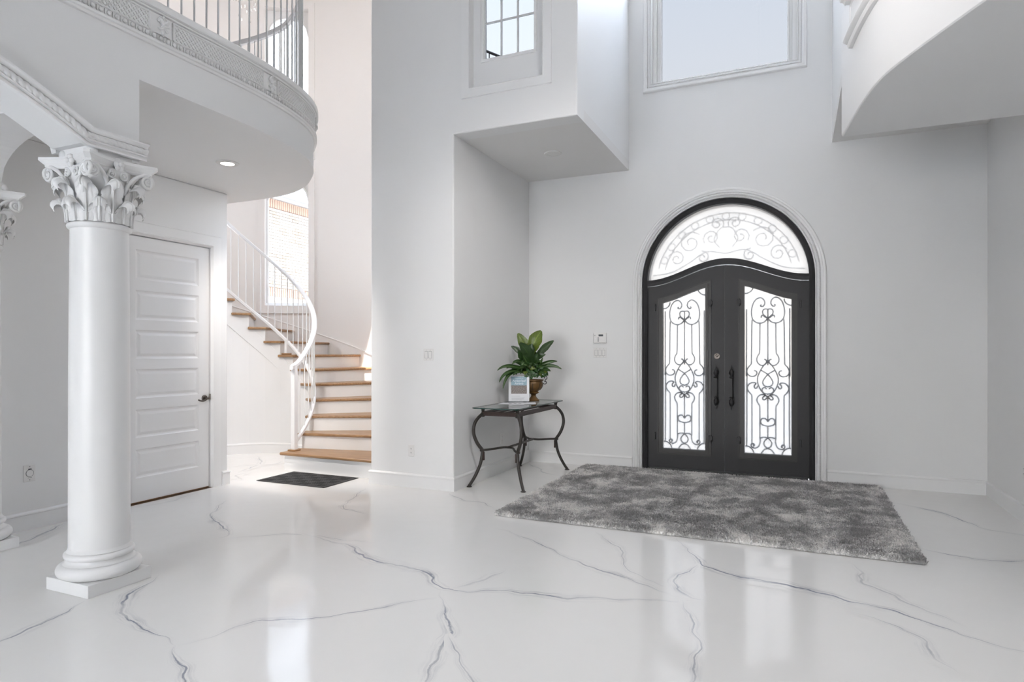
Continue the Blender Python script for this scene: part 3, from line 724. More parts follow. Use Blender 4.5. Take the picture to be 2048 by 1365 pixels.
# transom scrollwork on the outside of the pane
tw = MB(); ty = 7.785
def scroll2(mb, pts, r=0.0065, y=None, n=6, mirror=None):
    for sg in ((1, -1) if mirror is not None else (1,)):
        q = spline(pts, 6)
        mb.tube([((mirror+sg*a) if mirror is not None else a, y, b) for a, b in q], r, n)
def curl(cx, cz, r0, turns, a0, sgn=1, n=14):
    return [(cx+r0*(1-0.8*i/n)*math.cos(a0+sgn*2*PI*turns*i/n), cz+r0*(1-0.8*i/n)*math.sin(a0+sgn*2*PI*turns*i/n)) for i in range(n+1)]
for rr in (0.80, 0.72):
    tw.tube([(DX+rr*math.cos(t), ty, DSP+rr*math.sin(t)) for t in [math.radians(14+152*i/40) for i in range(41)]], 0.006, 6)
for k in range(11):
    t = math.radians(22+136*k/10); c = (DX+0.765*math.cos(t), DSP+0.765*math.sin(t)); tw.tube([(c[0]+0.042*math.cos(a), ty, c[1]+0.042*math.sin(a)) for a in [2*PI*i/16 for i in range(16)]], 0.005, 6, closed=True)
for sg in (1, -1):
    for cx, cz, r, tn, a0, sn in ((0.16, 2.74, 0.10, 1.4, -0.6, 1), (0.40, 2.70, 0.14, 1.5, 2.4, -1), (0.26, 2.52, 0.075, 1.3, 1.4, 1), (0.56, 2.52, 0.10, 1.4, 0.4, 1), (0.10, 2.90, 0.08, 1.4, 3.6, -1)):
        tw.tube([(DX+sg*a, ty, b) for a, b in curl(cx, cz, r, tn, a0, sn)], 0.0065, 6)
    tw.tube([(DX+sg*a, ty, b) for a, b in spline([(0.0, 2.55), (0.22, 2.58), (0.42, 2.46), (0.62, 2.36), (0.84, 2.33)], 6)], 0.006, 6)
    tw.tube([(DX+sg*a, ty, b) for a, b in spline([(0.07, 2.62), (0.13, 2.72), (0.07, 2.84), (0.0, 2.86)], 6)], 0.006, 6)
tw.build('transom_scrollwork', IRON2, ED, smooth=0.9)

def loop(x0, x1, z0, topf, n=10):
    return ([(x0+(x1-x0)*i/n, z0) for i in range(n)]+[(x1, z0+(topf(x1)-z0)*i/n) for i in range(n)] +
            [(x1+(x0-x1)*i/n, topf(x1+(x0-x1)*i/n)) for i in range(n)]+[(x0, topf(x0)+(z0-topf(x0))*i/n) for i in range(n)])
# scroll design measured on the leaf: (offset from axis, height), right half; mirrored to the left
SX = 0.4875/ (1411-1325.7); SZ = (2.07-0.263)/(898.5-590.5)
def q8(dx, y): return (dx/6.825*SX, 1.43-((560+y/6.825)-700)*0.005945)
def qA(dx, y): return (dx/4.55*SX, 1.43-((680+y/4.55)-700)*0.005945)
HALF = [
 [q8(*p) for p in [(78,375),(92,385),(80,398),(58,395),(42,372),(38,345),(52,310),(90,285),(140,300),(180,350),(203,430),(205,500),(190,560),(150,600),(100,614),(50,602),(15,570),(0,545)]],
 [q8(*p) for p in [(0,555),(30,528),(58,500),(66,470),(58,445),(35,432),(0,436)]],
 [q8(*p) for p in [(5,550),(35,535),(60,515),(80,520),(82,545)]],
 [q8(*p) for p in [(98,614),(99,700),(101,900),(104,1005)]],
 [q8(*p) for p in [(104,1005),(128,1040),(138,1080),(130,1120),(100,1152),(60,1160),(28,1140),(15,1110),(28,1085),(48,1080)]],
 [q8(*p) for p in [(198,570),(202,700),(205,950),(207,1145)]],
 [q8(*p) for p in [(207,1145),(240,1180),(262,1225),(255,1270),(220,1300),(180,1303),(148,1285),(137,1255),(152,1230),(175,1228)]],
 [q8(*p) for p in [(268,430),(268,900),(270,1300)]],
 [qA(*p) for p in [(175,280),(176,500),(176,700),(178,925)]],
 [qA(*p) for p in [(0,190),(0,205),(-0,225)]],
 [qA(*p) for p in [(0,195),(28,220),(58,265),(82,320),(86,360),(78,400),(55,445),(25,478),(0,500)]],
 [qA(*p) for p in [(58,268),(30,285),(0,305),(-28,340),(-42,372),(-30,400),(0,412)]],
 [qA(*p) for p in [(10,430),(24,418),(42,424),(48,445),(32,466),(0,474)]],
 [qA(*p) for p in [(85,405),(95,425),(112,420),(112,400),(98,385),(118,376),(150,385),(172,420),(160,455),(133,485)]],
 [qA(*p) for p in [(133,485),(133,600),(133,800),(133,905)]],
 [qA(*p) for p in [(8,505),(25,522),(42,518),(40,500),(22,486),(45,478),(75,490),(91,520),(84,550),(67,575)]],
 [qA(*p) for p in [(67,575),(66,700),(66,850)]],
 [qA(*p) for p in [(0,712),(10,695),(28,681),(50,688),(60,712),(45,738),(0,750)]],
 [qA(*p) for p in [(66,850),(64,885),(76,925),(105,942),(132,935),(140,915),(125,905),(118,915)]],
 [qA(*p) for p in [(0,850),(20,870),(33,895),(22,925),(0,936)]],
 [qA(*p) for p in [(0,848),(35,845),(66,856)]],
 [qA(*p) for p in [(0,940),(30,952),(55,985)]],
 [qA(*p) for p in [(115,988),(130,955),(160,932),(190,928)]],
 [qA(*p) for p in [(133,905),(118,905),(112,918),(122,928)]],
]
CENTRE = [[q8(0, 432), q8(0, 900), q8(0, 1112)], [qA(0, 500), qA(0, 700)], [qA(0, 750), qA(0, 850)]]
def leaf(sg, label):
    """one door leaf; sg=-1 left, +1 right"""
    xa, xb = (DX-0.8775, DX-0.0012) if sg < 0 else (DX+0.0012, DX+0.8775)
    L = MB(); hx = sorted((DX+sg*0.748, DX+sg*0.161)); gx = sorted((DX+sg*0.700, DX+sg*0.2135))
    out = loop(xa, xb, 0.022, lambda x: zb(x)-0.006); inn = loop(hx[0], hx[1], 0.207, lambda x: zb(x)-0.165)
    L.ring(out, inn, XZy, 7.665, 7.725)
    lf = L.build('leaf', IRON, ED, smooth=0.3); lf['label'] = label
    sh = MB(); gin = loop(gx[0], gx[1], 0.262, lambda x: zb(x)-0.222)
    lip = loop(hx[0]-0.012, hx[1]+0.012, 0.195, lambda x: zb(x)-0.153)
    mid = loop(hx[0]-0.002, hx[1]+0.002, 0.205, lambda x: zb(x)-0.163)
    m2 = loop(hx[0]+0.022, hx[1]-0.022, 0.229, lambda x: zb(x)-0.187)
    sh.ring(lip, mid, XZy, 7.650, 7.672); sh.ring(mid, m2, XZy, 7.661, 7.715); sh.ring(m2, gin, XZy, 7.645, 7.715)
    sh.build('sash', SASHM, lf, smooth=0.3)
    pane(gin, XZy, 7.693).build('pane', FROST, lf)
    ax = DX+sg*0.4567; sw = MB()
    ztop = lambda x: zb(x)-0.222
    for pl in HALF:
        for m in (1, -1):
            pts = [(ax+m*a, 7.712, b) for a, b in spline(pl, 5)]
            pts = [p for p in pts if p[2] < ztop(min(max(p[0], gx[0]), gx[1]))-0.002]
            if len(pts) > 2: sw.tube(pts, 0.0076, 6)
    for pl in CENTRE: sw.tube([(ax+a, 7.712, b) for a, b in pl], 0.0076, 6)
    for xx, dirs in ((gx[0], 1), (gx[1], -1)):          # quarter rounds in the upper corners
        r = 0.095 if (xx-DX)*sg < 0.4 else 0.075
        sw.tube([(xx+dirs*r*math.cos(t), 7.712, ztop(xx)-r*math.sin(t)+0.01) for t in [PI/2*i/8 for i in range(9)]], 0.0076, 6)
    for z_ in (q8(0, 552)[1], q8(0, 1118)[1], qA(0, 498)[1]): sw.ell((ax, 7.712, z_), (0.013, 0.008, 0.016), 8, 6)
    sw.build('scrollwork', SCROLL, lf, smooth=0.9)
    # sash latches
    for xx in (DX+sg*0.79, DX+sg*0.155):
        for zz in (1.93 if abs(xx-DX) > 0.5 else 1.965, 0.405):
            m = MB().box(xx-0.008, xx+0.008, 7.632, 7.668, zz-0.042, zz+0.042)
            if abs(xx-DX) < 0.5: m.box(xx-0.020, xx+0.020, 7.636, 7.66, zz-0.022, zz+0.03).ell((xx+0.012, 7.632, zz-0.026), (0.008, 0.008, 0.014))
            m.build('latch', IRON, lf, bevel=0.003)
    # twisted pull handle
    hx_ = DX+sg*0.0835-0.006; H = MB(); y0 = 7.605
    H.lathe([(0.0001, 0.745), (0.004, 0.75), (0.006, 0.785), (0.004, 0.79)], (hx_, y0, 0), 8)
    tw_ = lambda a, z: 1+0.22*math.cos(3*a+z*90)
    H.lathe([(0.006, 0.79), (0.016, 0.80), (0.024, 0.825), (0.022, 0.85), (0.012, 0.87), (0.010, 0.88)], (hx_, y0, 0), 18, rmod=tw_)
    H.lathe([(0.010, 0.878), (0.022, 0.88), (0.022, 0.888), (0.014, 0.893), (0.014, 0.898)], (hx_, y0, 0), 12)
    H.box(hx_-0.011, hx_+0.011, y0-0.011, y0+0.011, 0.895, 1.105)
    H.lathe([(0.014, 1.102), (0.014, 1.107), (0.024, 1.112), (0.022, 1.120), (0.012, 1.126)], (hx_, y0, 0), 12)
    H.lathe([(0.010, 1.125), (0.014, 1.135), (0.024, 1.16), (0.022, 1.185), (0.010, 1.205), (0.006, 1.21)], (hx_, y0, 0), 18, rmod=tw_)
    H.lathe([(0.004, 1.208), (0.006, 1.215), (0.004, 1.235), (0.002, 1.255), (0.0001, 1.262)], (hx_, y0, 0), 8)
    for z in (0.885, 1.115): H.tube([(hx_, y0, z), (hx_, 7.668, z)], 0.009, 8)
    H.build('pull_handle', IRON, lf, smooth=0.8)
    return lf
LL = leaf(-1, 'left black steel leaf with deadbolt'); LR = leaf(1, 'right black steel leaf')
m = MB().tube([(DX-0.083, 7.668, 1.355), (DX-0.083, 7.650, 1.355)], lambda u: 0.036-0.004*u, 20); m.ell((DX-0.083, 7.650, 1.362), (0.016, 0.012, 0.016)); m.obox((DX-0.083, 7.638, 1.362), (0.8, 0, 0.6), (0, 1, 0), (-0.6, 0, 0.8), 0.018, 0.006, 0.006)
m.build('deadbolt', AGED, LL, smooth=0.6)
MB().box(DX-0.87, DX+0.87, 7.60, 7.80, 0.0, 0.018).build('threshold', IRON, ED, bevel=0.004)
MB().box(DX-0.86, DX+0.86, 7.618, 7.664, 0.018, 0.034).build('sill_bar', mat('worn sill metal', (0.10, 0.10, 0.10), 0.4, 0.4, var=0.3, scale=30), ED)

# rope casing round the door
CAS = [(0, 0), (0, 0.014), (0.010, 0.020), (0.018, 0.010), (0.052, 0.010), (0.058, 0.022), (0.075, 0.026), (0.082, 0.034), (0.098, 0.036), (0.106, 0.030), (0.112, 0.0)]
ROPE_R = 0.0155
def casing(name, path, label, fn, closed=False, side=1, k=1.0, rp_off=0.035):
    t = thing(name, label, None, (0, 0, 0), kind='structure')
    MB().sweep(path, [(o*k, h) for o, h in CAS], fn, closed=closed, side=side).build('moulding', TRIM, t, smooth=0.6)
    # centre line of the rope
    n = len(path); P = [Vector(p) for p in path]; rp_ = []
    for i in range(n):
        d0 = (P[i]-P[i-1]) if (closed or i > 0) else (P[1]-P[0]); d1 = (P[(i+1) % n]-P[i]) if (closed or i < n-1) else (P[-1]-P[-2])
        n0 = Vector((-d0.y, d0.x)).normalized()*side; n1 = Vector((-d1.y, d1.x)).normalized()*side; mm = (n0+n1).normalized(); mm = mm/max(0.3, mm.dot(n0))
        q = P[i]+mm*(rp_off*k); rp_.append(fn(q.x, q.y, 0.014))
    if closed: rp_.append(rp_[0])
    MB().rope(rp_, ROPE_R*k, 0.030, 8, 4).build('rope', PLAST, t, smooth=1.2)
    return t
casing('trim_2', arch_path(DR), 'white rope-carved casing framing the arched entry door', lambda a, b, h: (a, YB-h, b))

# ================================================================== BIG HIGH WINDOW
W2 = thing('window_2', 'large high window over the entry door showing pale blue sky', None, (DX, YB, WB[2]), kind='structure')
def rect(x0, x1, z0, z1): return [(x0, z0), (x0, z1), (x1, z1), (x1, z0)]
mb = MB()
for k, (i0, i1, y0, y1) in enumerate(((0.0, 0.045, 7.66, 7.80), (0.045, 0.075, 7.70, 7.78), (0.075, 0.095, 7.69, 7.76))):
    mb.ring(rect(WB[0]+i0, WB[1]-i0, WB[2]+i0*0.4, WB[3]-i0), rect(WB[0]+i1, WB[1]-i1, WB[2]+i1*0.4, WB[3]-i1), XZy, y0, y1)
mb.build('sash', TRIM, W2, bevel=0.004)
pane(rect(WB[0]+0.09, WB[1]-0.09, WB[2]+0.035, 5.72), XZy, 7.728).build('pane', PANE, W2)
MB().box(WB[0]+0.09, WB[1]-0.09, 7.69, 7.76, 5.72, 5.78).build('transom_bar', TRIM, W2)
pane(rect(WB[0]+0.09, WB[1]-0.09, 5.78, WB[3]-0.09), XZy, 7.728).build('pane', PANE2, W2)  # unseen clear pane above the bar, added to let in more daylight
casing('trim_3', rect(WB[0], WB[1], WB[2], WB[3]), 'white rope-carved casing round the large high window', lambda a, b, h: (a, YB-h, b), closed=True, k=0.93)

# ================================================================== BOX WINDOW
W1 = thing('window_1', 'narrow grid window recessed in the upper white box', None, (-2.58, WF, WO[2]), kind='structure')
G1 = (-2.842, -2.312, 4.318, 6.75)
yp = WF+0.075
mb = MB().ring(rect(WO[0], WO[1], WO[2], WO[3]), rect(G1[0], G1[1], G1[2], G1[3]), XZy, yp, yp+0.05); mb.build('panel', TRIM, W1)
mb = MB().ring(rect(G1[0]-0.035, G1[1]+0.035, G1[2]-0.035, G1[3]+0.03), rect(G1[0]-0.004, G1[1]+0.004, G1[2]-0.004, G1[3]), XZy, yp-0.014, yp+0.02); mb.build('glazing_bead', TRIM, W1, bevel=0.006)
pane(rect(*G1), XZy, yp+0.032).build('pane', PANEB, W1)
for k in (1, 2):
    x = G1[0]+(G1[1]-G1[0])*k/3; MB().box(x-0.009, x+0.009, yp+0.018, yp+0.030, G1[2], G1[3]).build('muntin', BALM, W1)
for k in range(1, 7):
    z = G1[2]+0.36*k; MB().box(G1[0], G1[1], yp+0.019, yp+0.029, z-0.009, z+0.009).build('muntin', BALM, W1)
t = thing('trim_4', 'plain white casing round the narrow grid window', None, (0, 0, 0), kind='structure')
MB().sweep(rect(WO[0], WO[1], WO[2], WO[3]), [(0.0, 0), (0, 0.022), (0.006, 0.026), (0.012, 0.018), (0.088, 0.018), (0.09, 0.0)], lambda a, b, h: (a, WF-h, b), closed=True, side=1).build('moulding', TRIM, t)
# outside stair rail glimpsed through its lower corner
er = thing('exterior_railing', 'dark outdoor railing glimpsed through the narrow grid window', 'railing', (-3.6, 7.2, 3.72))
for k in range(9):
    x = -3.75+0.10*k; z = 5.30-0.55*(x+3.75)
    if x < -3.16: MB().tube([(x, 7.25, z-0.55), (x, 7.25, z)], 0.007, 6).build('baluster', IRON2, er)
MB().tube([(-3.85, 7.25, 5.355), (-3.10, 7.25, 4.94)], 0.016, 8).build('handrail', IRON2, er)
MB().box(-4.0, -3.0, 7.05, 7.45, 4.1, 4.62).build('base', MORTAR, er)

# ================================================================== STAIR WINDOWS
def stair_window(name, z0, z1, label):
    t = thing(name, label, None, CYL(120, z0, 2.3), kind='structure')
    a0, a1 = SW0, SW1; ac = (a0+a1)/2; ha = (a1-a0)/2
    A = [a0+(a1-a0)*i/16 for i in range(17)]
    gl = a0+0.9; gr = a1-0.9; rise = 0.30
    def ztop(a):                         # arch of the glass
        u = (a-ac)/((gr-gl)/2); return (z1-0.10-rise)+rise*math.sqrt(max(0, 1-u*u))
    Gs = [gl+(gr-gl)*i/20 for i in range(21)]
    # frame bars
    for (b0, b1) in ((a0, gl), (gr, a1)):
        m = MB(); m.grid([[CYL(b0, z0, 2.30), CYL(b0, z1, 2.30)], [CYL(b1, z0, 2.30), CYL(b1, z1, 2.30)]]); m.grid([[CYL(b0, z0, 2.38), CYL(b0, z1, 2.38)], [CYL(b1, z0, 2.38), CYL(b1, z1, 2.38)]])
        e_ = gl if b1 == gl else gr
        m.grid([[CYL(e_, z0, 2.30), CYL(e_, z1, 2.30)], [CYL(e_, z0, 2.38), CYL(e_, z1, 2.38)]]); m.build('jamb_bar', TRIM, t)
    m = MB(); rows = [[CYL(a, z0, R_) for R_ in (2.22, 2.38)]+[CYL(a, z0+0.05, R_) for R_ in (2.38, 2.28)] for a in A]; m.grid(rows, closed_u=True); m.build('sill', TRIM, t)
    m = MB()
    m.grid([[CYL(a, ztop(a), 2.30), CYL(a, z1, 2.30)] for a in Gs]); m.grid([[CYL(a, ztop(a), 2.30), CYL(a, ztop(a), 2.38)] for a in Gs]); m.build('arch_panel', TRIM, t)
    pts = [CYL(a, ztop(a), 2.295) for a in Gs]; MB().tube(pts, 0.014, 6).build('arch_bead', TRIM, t, smooth=0.9)
    m = MB(); m.grid([[CYL(a, z0+0.05, 2.35), CYL(a, max(z0+0.06, ztop(a)), 2.35)] for a in Gs]); m.build('pane', PANE3, t)
    # flat casing on the wall
    c = MB(); w = 2.75
    ring_o = [(a0-w, z0-0.125), (a0-w, z1+0.09), (a1+w, z1+0.09), (a1+w, z0-0.125)]
    def band(p, q, r_, s_):
        rows = []
        for i in range(9):
            u = i/8; A0 = (p[0]+(q[0]-p[0])*u, p[1]+(q[1]-p[1])*u); B0 = (r_[0]+(s_[0]-r_[0])*u, r_[1]+(s_[1]-r_[1])*u)
            rows.append([CYL(A0[0], A0[1], 2.2), CYL(A0[0], A0[1], 2.178), CYL(B0[0], B0[1], 2.184), CYL(B0[0], B0[1], 2.2)])
        c.grid(rows, closed_u=True)
    I = [(a0, z0), (a0, z1), (a1, z1), (a1, z0)]
    for k in range(4): band(ring_o[k], ring_o[(k+1) % 4], I[k], I[(k+1) % 4])
    c.build('casing', STAIRW, t)
stair_window('window_3', 2.147, 4.26, 'lower arched stairwell window looking onto a brick wall')
stair_window('window_4', 4.62, 6.92, 'upper arched stairwell window above the balcony rail')

# ================================================================== WHITE DOOR
D1 = thing('door_1', 'white six-panel interior door under the balcony', None, (XL, DY0, 0), kind='structure')
PZ = [(0.235, 0.500), (0.608, 0.868), (0.972, 1.243), (1.338, 1.607), (1.702, 1.975), (2.072, 2.350)]
py0, py1 = DY0+0.095, DY1-0.125
zs_ = [0.016]+[v for p in PZ for v in p]+[2.472]
mb = MB(); cells(mb, [DY0+0.003, py0, py1, DY1-0.003], zs_, lambda i, j: not (i == 1 and j % 2 == 1), YZ, XL-0.060, XL-0.022)
LF = mb.build('leaf', DOORW, D1, clean=True)
for z0, z1 in PZ:
    m = MB()
    lo = [(py0, z0), (py1, z0), (py1, z1), (py0, z1)]
    def ins(d): return [(py0+d, z0+d), (py1-d, z0+d), (py1-d, z1-d), (py0+d, z1-d)]
    hs = [(0.0, -0.022), (0.008, -0.029), (0.018, -0.033), (0.026, -0.033), (0.048, -0.0255), (0.05, -0.025)]
    rows = [[(XL+h, a, b) for a, b in ins(d)] for d, h in hs]
    m.grid(rows, closed_u=True); m.add([(XL-0.025, a, b) for a, b in ins(0.05)], [(0, 1, 2, 3)])
    m.build('panel', DOORW, LF)
MB().box(XL-0.058, XL-0.024, DY0+0.004, DY1-0.004, 0.008, 0.0165).build('bottom_edge', WOOD, LF)
MB().box(XL-0.07, XL+0.012, DY0-0.01, DY1+0.01, 0.0, 0.0015).build('gap_shade', mat('brown door gap shade', (0.10, 0.05, 0.02), 0.6), D1)  # dark brown sheet standing in for the shade under the door
cp = [(DY1+0.02, 0), (DY1+0.02, DZ+0.02), (DY0-0.02, DZ+0.02), (DY0-0.02, 0)]
MB().sweep(cp, [(-0.014, -0.10), (-0.014, -0.004), (-0.004, 0.006), (0.004, 0.016), (0.016, 0.016), (0.02, 0.009), (0.105, 0.009), (0.112, 0.0), (0.0, 0.0), (0.0, -0.10)], lambda a, b, h: (XL+h, a, b), side=-1).build('casing', TRIM, D1, smooth=0.4)
hy, hz = 4.708, 0.928
m = MB().tube([(XL-0.022, hy, hz), (XL-0.010, hy, hz)], lambda u: 0.034-0.006*u, 20); m.tube([(XL-0.012, hy, hz), (XL+0.040, hy, hz)], 0.010, 10)
m.tube(spline([(XL+0.040, hy+0.004, hz+0.004), (XL+0.044, hy-0.03, hz-0.006), (XL+0.042, hy-0.065, hz-0.022), (XL+0.038, hy-0.10, hz-0.018), (XL+0.034, hy-0.118, hz-0.008)], 5), lambda u: 0.011-0.004*u, 8)
m.ell((XL+0.036, hy, hz), (0.014, 0.012, 0.012)); m.build('lever_handle', AGED, D1, smooth=0.7)
m = MB().obox((XL-0.012, DY1+0.002, hz+0.012), (1, 0, 0), (0, 1, 0), (0, 0, 1), 0.012, 0.004, 0.03); m.build('strike_plate', NICKEL, D1, bevel=0.003)
# ================================================================== COLUMNS
def make_column(x, y, label):
    col = thing('column', label, 'column', (x, y, 0), 'corinthian columns')
    c = (x, y, 0)
    MB().box(x-0.193, x+0.193, y-0.193, y+0.193, 0, 0.074).build('plinth', TRIM, col, bevel=0.003)
    def tor(r, z, h, n=7): return [(r+h*math.cos(t), z+h*math.sin(t)) for t in [-PI/2+PI*i/n for i in range(n+1)]]
    prof = [(0.15, 0.074)]+tor(0.186, 0.112, 0.038, 9)+[(0.19, 0.152), (0.180, 0.158), (0.172, 0.168), (0.170, 0.178)]+tor(0.168, 0.198, 0.019, 7)+[(0.172, 0.22), (0.166, 0.226), (0.161, 0.24), (0.15, 0.242)]
    MB().lathe(prof, c, 48).build('base', TRIM, col, smooth=0.5)
    MB().lathe([(0.1605, 0.235), (0.160, 0.6), (0.159, 1.2), (0.156, 1.7), (0.152, 2.125), (0.155, 2.14)], c, 48).build('shaft', TRIM, col, smooth=0.5)
    cap = MB().lathe([(0.15, 2.128), (0.162, 2.134), (0.168, 2.142), (0.170, 2.150), (0.168, 2.158), (0.160, 2.165), (0.148, 2.170), (0.144, 2.20), (0.143, 2.30), (0.148, 2.38), (0.158, 2.44), (0.176, 2.485)], c, 40).build('capital', PLAST, col, smooth=0.5)
    # acanthus leaves, two rows
    def leafmesh(h, cu, w, rb):
        rows = []; nu, nv = 13, 22
        for j in range(nv+1):
            v = j/nv
            if v < 0.66:
                s = v/0.66; r = rb+0.007+0.012*s*s; z = (h-cu)*s
            else:
                a = (v-0.66)/0.34*math.radians(215); r = rb+0.019+cu*(1-math.cos(a)); z = (h-cu)+cu*math.sin(a)
            ww = w*(0.62+0.40*math.sin(PI*min(1, v*1.08)**1.1))*(1+0.26*abs(math.sin(v*PI*3.5)))*(1 if v < 0.75 else 1-0.8*(v-0.75))
            row = []
            for i in range(nu):
                u = 2*i/(nu-1)-1; rib = 0.010*abs(math.cos(u*PI*2.5))*(1-0.5*abs(u))
                rr = r+rib+0.010*(1-u*u); row.append((rr, u*ww, z-(0.10+0.75*max(0.0, min(1.0, (v-0.35)/0.35)))*abs(u)**2*ww))
            rows.append(row)
        return rows
    for (h, cu, w, rb, n, off, z0) in ((0.130, 0.033, 0.050, 0.142, 8, 0.0, 2.168), (0.245, 0.036, 0.053, 0.144, 8, PI/8, 2.168)):
        rows = leafmesh(h, cu, w, rb); me = None
        for k in range(n):
            phi = off+2*PI*k/n+0.2
            if me is None:
                m = MB(); m.grid([[(a, b, d) for a, b, d in r] for r in rows])
                # roll at the tip gives the curled lip its body
                lip = [(rows[17][i][0]+0.001, rows[17][i][1]*0.9, rows[17][i][2]-0.004) for i in range(1, 12)]
                m.tube(lip, lambda u: 0.015*math.sin(PI*min(max(u, 0.12), 0.88)), 7)
                m.tube([(rows[j][6][0]+0.002, 0, rows[j][6][2]) for j in range(0, 16, 3)], lambda u: 0.006-0.003*u, 6)
                me = m.mesh('acanthus_leaf', smooth=1.0); me.materials.append(PLAST)
            o = bpy.data.objects.new('acanthus_leaf', me); COL.objects.link(o); o.parent = cap
            o.location = (0, 0, z0); o.rotation_euler = (0, 0, phi)
    # volutes
    def spiral(r0, turns, a0, sg, n=30): return [((r0*(1-0.82*i/n))*math.cos(a0+sg*2*PI*turns*i/n), (r0*(1-0.82*i/n))*math.sin(a0+sg*2*PI*turns*i/n)) for i in range(n+1)]
    for q in range(4):
        nrm = Vector((math.cos(q*PI/2), math.sin(q*PI/2), 0)); tan = Vector((-nrm.y, nrm.x, 0)); O = Vector((x, y, 0)); U = Vector((0, 0, 1))
        for sg in (1, -1):
            m = MB(); cc = O+nrm*0.186+tan*(sg*0.168)+U*2.448
            sp = spiral(0.045, 2.1, PI*0.62, -1)
            stem = [O+nrm*0.150+tan*(sg*0.048)+U*2.345, O+nrm*0.160+tan*(sg*0.062)+U*2.40, O+nrm*0.172+tan*(sg*0.10)+U*2.455]
            pts = [tuple(p) for p in stem]+[tuple(cc+tan*(sg*a)+U*b+nrm*(0.0015*i*0.3)) for i, (a, b) in enumerate(sp)]
            m.tube(spline(pts[:4], 4)[:-1]+pts[3:], lambda u: 0.0125-0.005*u, 7, up=tuple(nrm)); m.ell(cc+nrm*0.010, (0.010, 0.010, 0.010), 8, 6)
            m.tube([cc-nrm*0.02, cc+nrm*0.004], 0.034, 12)
            m.build('volute', PLAST, cap, smooth=0.9)
            m = MB(); c2 = O+nrm*0.166+tan*(sg*0.040)+U*2.452; sp = spiral(0.026, 1.7, PI*0.38, 1, 20)
            m.tube([tuple(O+nrm*0.152+tan*(sg*0.062)+U*2.36), tuple(O+nrm*0.158+tan*(sg*0.066)+U*2.42)]+[tuple(c2+tan*(sg*a)+U*b) for a, b in sp], lambda u: 0.008-0.003*u, 7, up=tuple(nrm)); m.ell(c2+nrm*0.006, (0.008,)*3, 6, 5)
            m.build('inner_scroll', PLAST, cap, smooth=0.9)
        m = MB(); fc = O+nrm*0.176+U*2.515
        for k in range(6):
            a = 2*PI*k/6; m.ell(fc+tan*(0.018*math.cos(a))+U*(0.024*math.sin(a)), (0.016, 0.016, 0.018), 7, 5)
        m.ell(fc+nrm*0.014, (0.013,)*3, 7, 5); m.build('rosette', PLAST, cap, smooth=0.9)
    # abacus, concave on its four sides
    def outline(a, mid):
        o_ = []
        for q in range(4):
            nrm = Vector((math.cos(q*PI/2), math.sin(q*PI/2))); tan = Vector((-nrm.y, nrm.x))
            for i in range(11):
                u = 2*i/10-1; d = mid+(a-mid)*u*u; p = nrm*d+tan*(u*(a-0.022)); o_.append((x+p.x, y+p.y))
        return o_
    m = MB(); rows = []
    for sc, mid, z in ((0.195, 0.140, 2.482), (0.206, 0.150, 2.492), (0.206, 0.150, 2.502), (0.215, 0.160, 2.512), (0.229, 0.172, 2.528), (0.229, 0.172, 2.545)):
        rows.append([(a, b, z) for a, b in outline(sc, mid)])
    m.grid(rows, closed_u=True); w = len(rows[0]); m.add(rows[-1], [tuple(range(w))]); m.add(rows[0], [tuple(range(w))[::-1]]); m.build('abacus', TRIM, cap, smooth=0.35)
    m = MB().box(x-0.143, x+0.143, y-0.14, y+0.14, 2.545, 2.602)
    for sx in (-1, 1):
        for sy in (-1, 1): m.ell((x+sx*0.128, y+sy*0.128, 2.57), (0.03, 0.03, 0.032), 10, 7)
    m.build('impost', TRIM, col, smooth=0.6)
    return col
C1 = make_column(CX, CY, 'large white corinthian column in the left foreground')
C2 = dup_tree(C1, (-5.30-CX, 2.56-CY, 0)); C2['label'] = 'second corinthian column half cut off by the left picture edge'

# ================================================================== STAIRCASE
ST = thing('staircase', 'curved staircase with oak treads and white risers', 'staircase', (SC[0], SC[1], 0))
TH = lambda k: -19.7+15.3*k
ZT = lambda k: 0.022+0.192*k
zn = lambda a: 0.022+0.192*(a+19.7)/15.3
RIN, ROUT, NT = 0.80, 2.185, 13
def P2(a, r): t = math.radians(a); return (SC[0]+r*math.cos(t), SC[1]+r*math.sin(t))
for k in range(1, NT+1):
    a0, a1 = TH(k), TH(k+1)+1.0; z = ZT(k); t = math.radians(a0); dn = (math.sin(t)*0.03, -math.cos(t)*0.03)
    inner = [P2(a0+(a1-a0)*i/6, RIN-0.05) for i in range(7)]; outer = [P2(a0+(a1-a0)*i/6, ROUT) for i in range(7)]
    if k == 1:
        poly = [(-5.60, 5.785), (-4.175, 5.785)]+[P2(a, ROUT) for a in (0, 4, 8, a1)]+[P2(a1, RIN-0.05), P2(a1-5, RIN-0.06), (-5.61, 5.93)]
    else:
        inner[0] = (inner[0][0]+dn[0], inner[0][1]+dn[1]); outer[0] = (outer[0][0]+dn[0], outer[0][1]+dn[1])
        poly = inner+outer[::-1]
    MB().prism(poly, XY, z-0.034, z).build('tread', WOOD, ST, bevel=0.012, bseg=3)
    m = MB()
    if k == 1:
        m.prism([(-5.545, 5.815), (-4.172, 5.815), P2(6, 2.19), P2(6, RIN)], XY, 0.0, z-0.034)
    else:
        d = 0.01; n_ = (math.sin(t), -math.cos(t)); A = P2(a0, RIN); B = P2(a0, 2.195)
        m.prism([A, B, (B[0]-n_[0]*0.02, B[1]-n_[1]*0.02), (A[0]-n_[0]*0.02, A[1]-n_[1]*0.02)], XY, ZT(k-1)-0.01, z-0.034)
    m.build('riser', TRIM, ST)
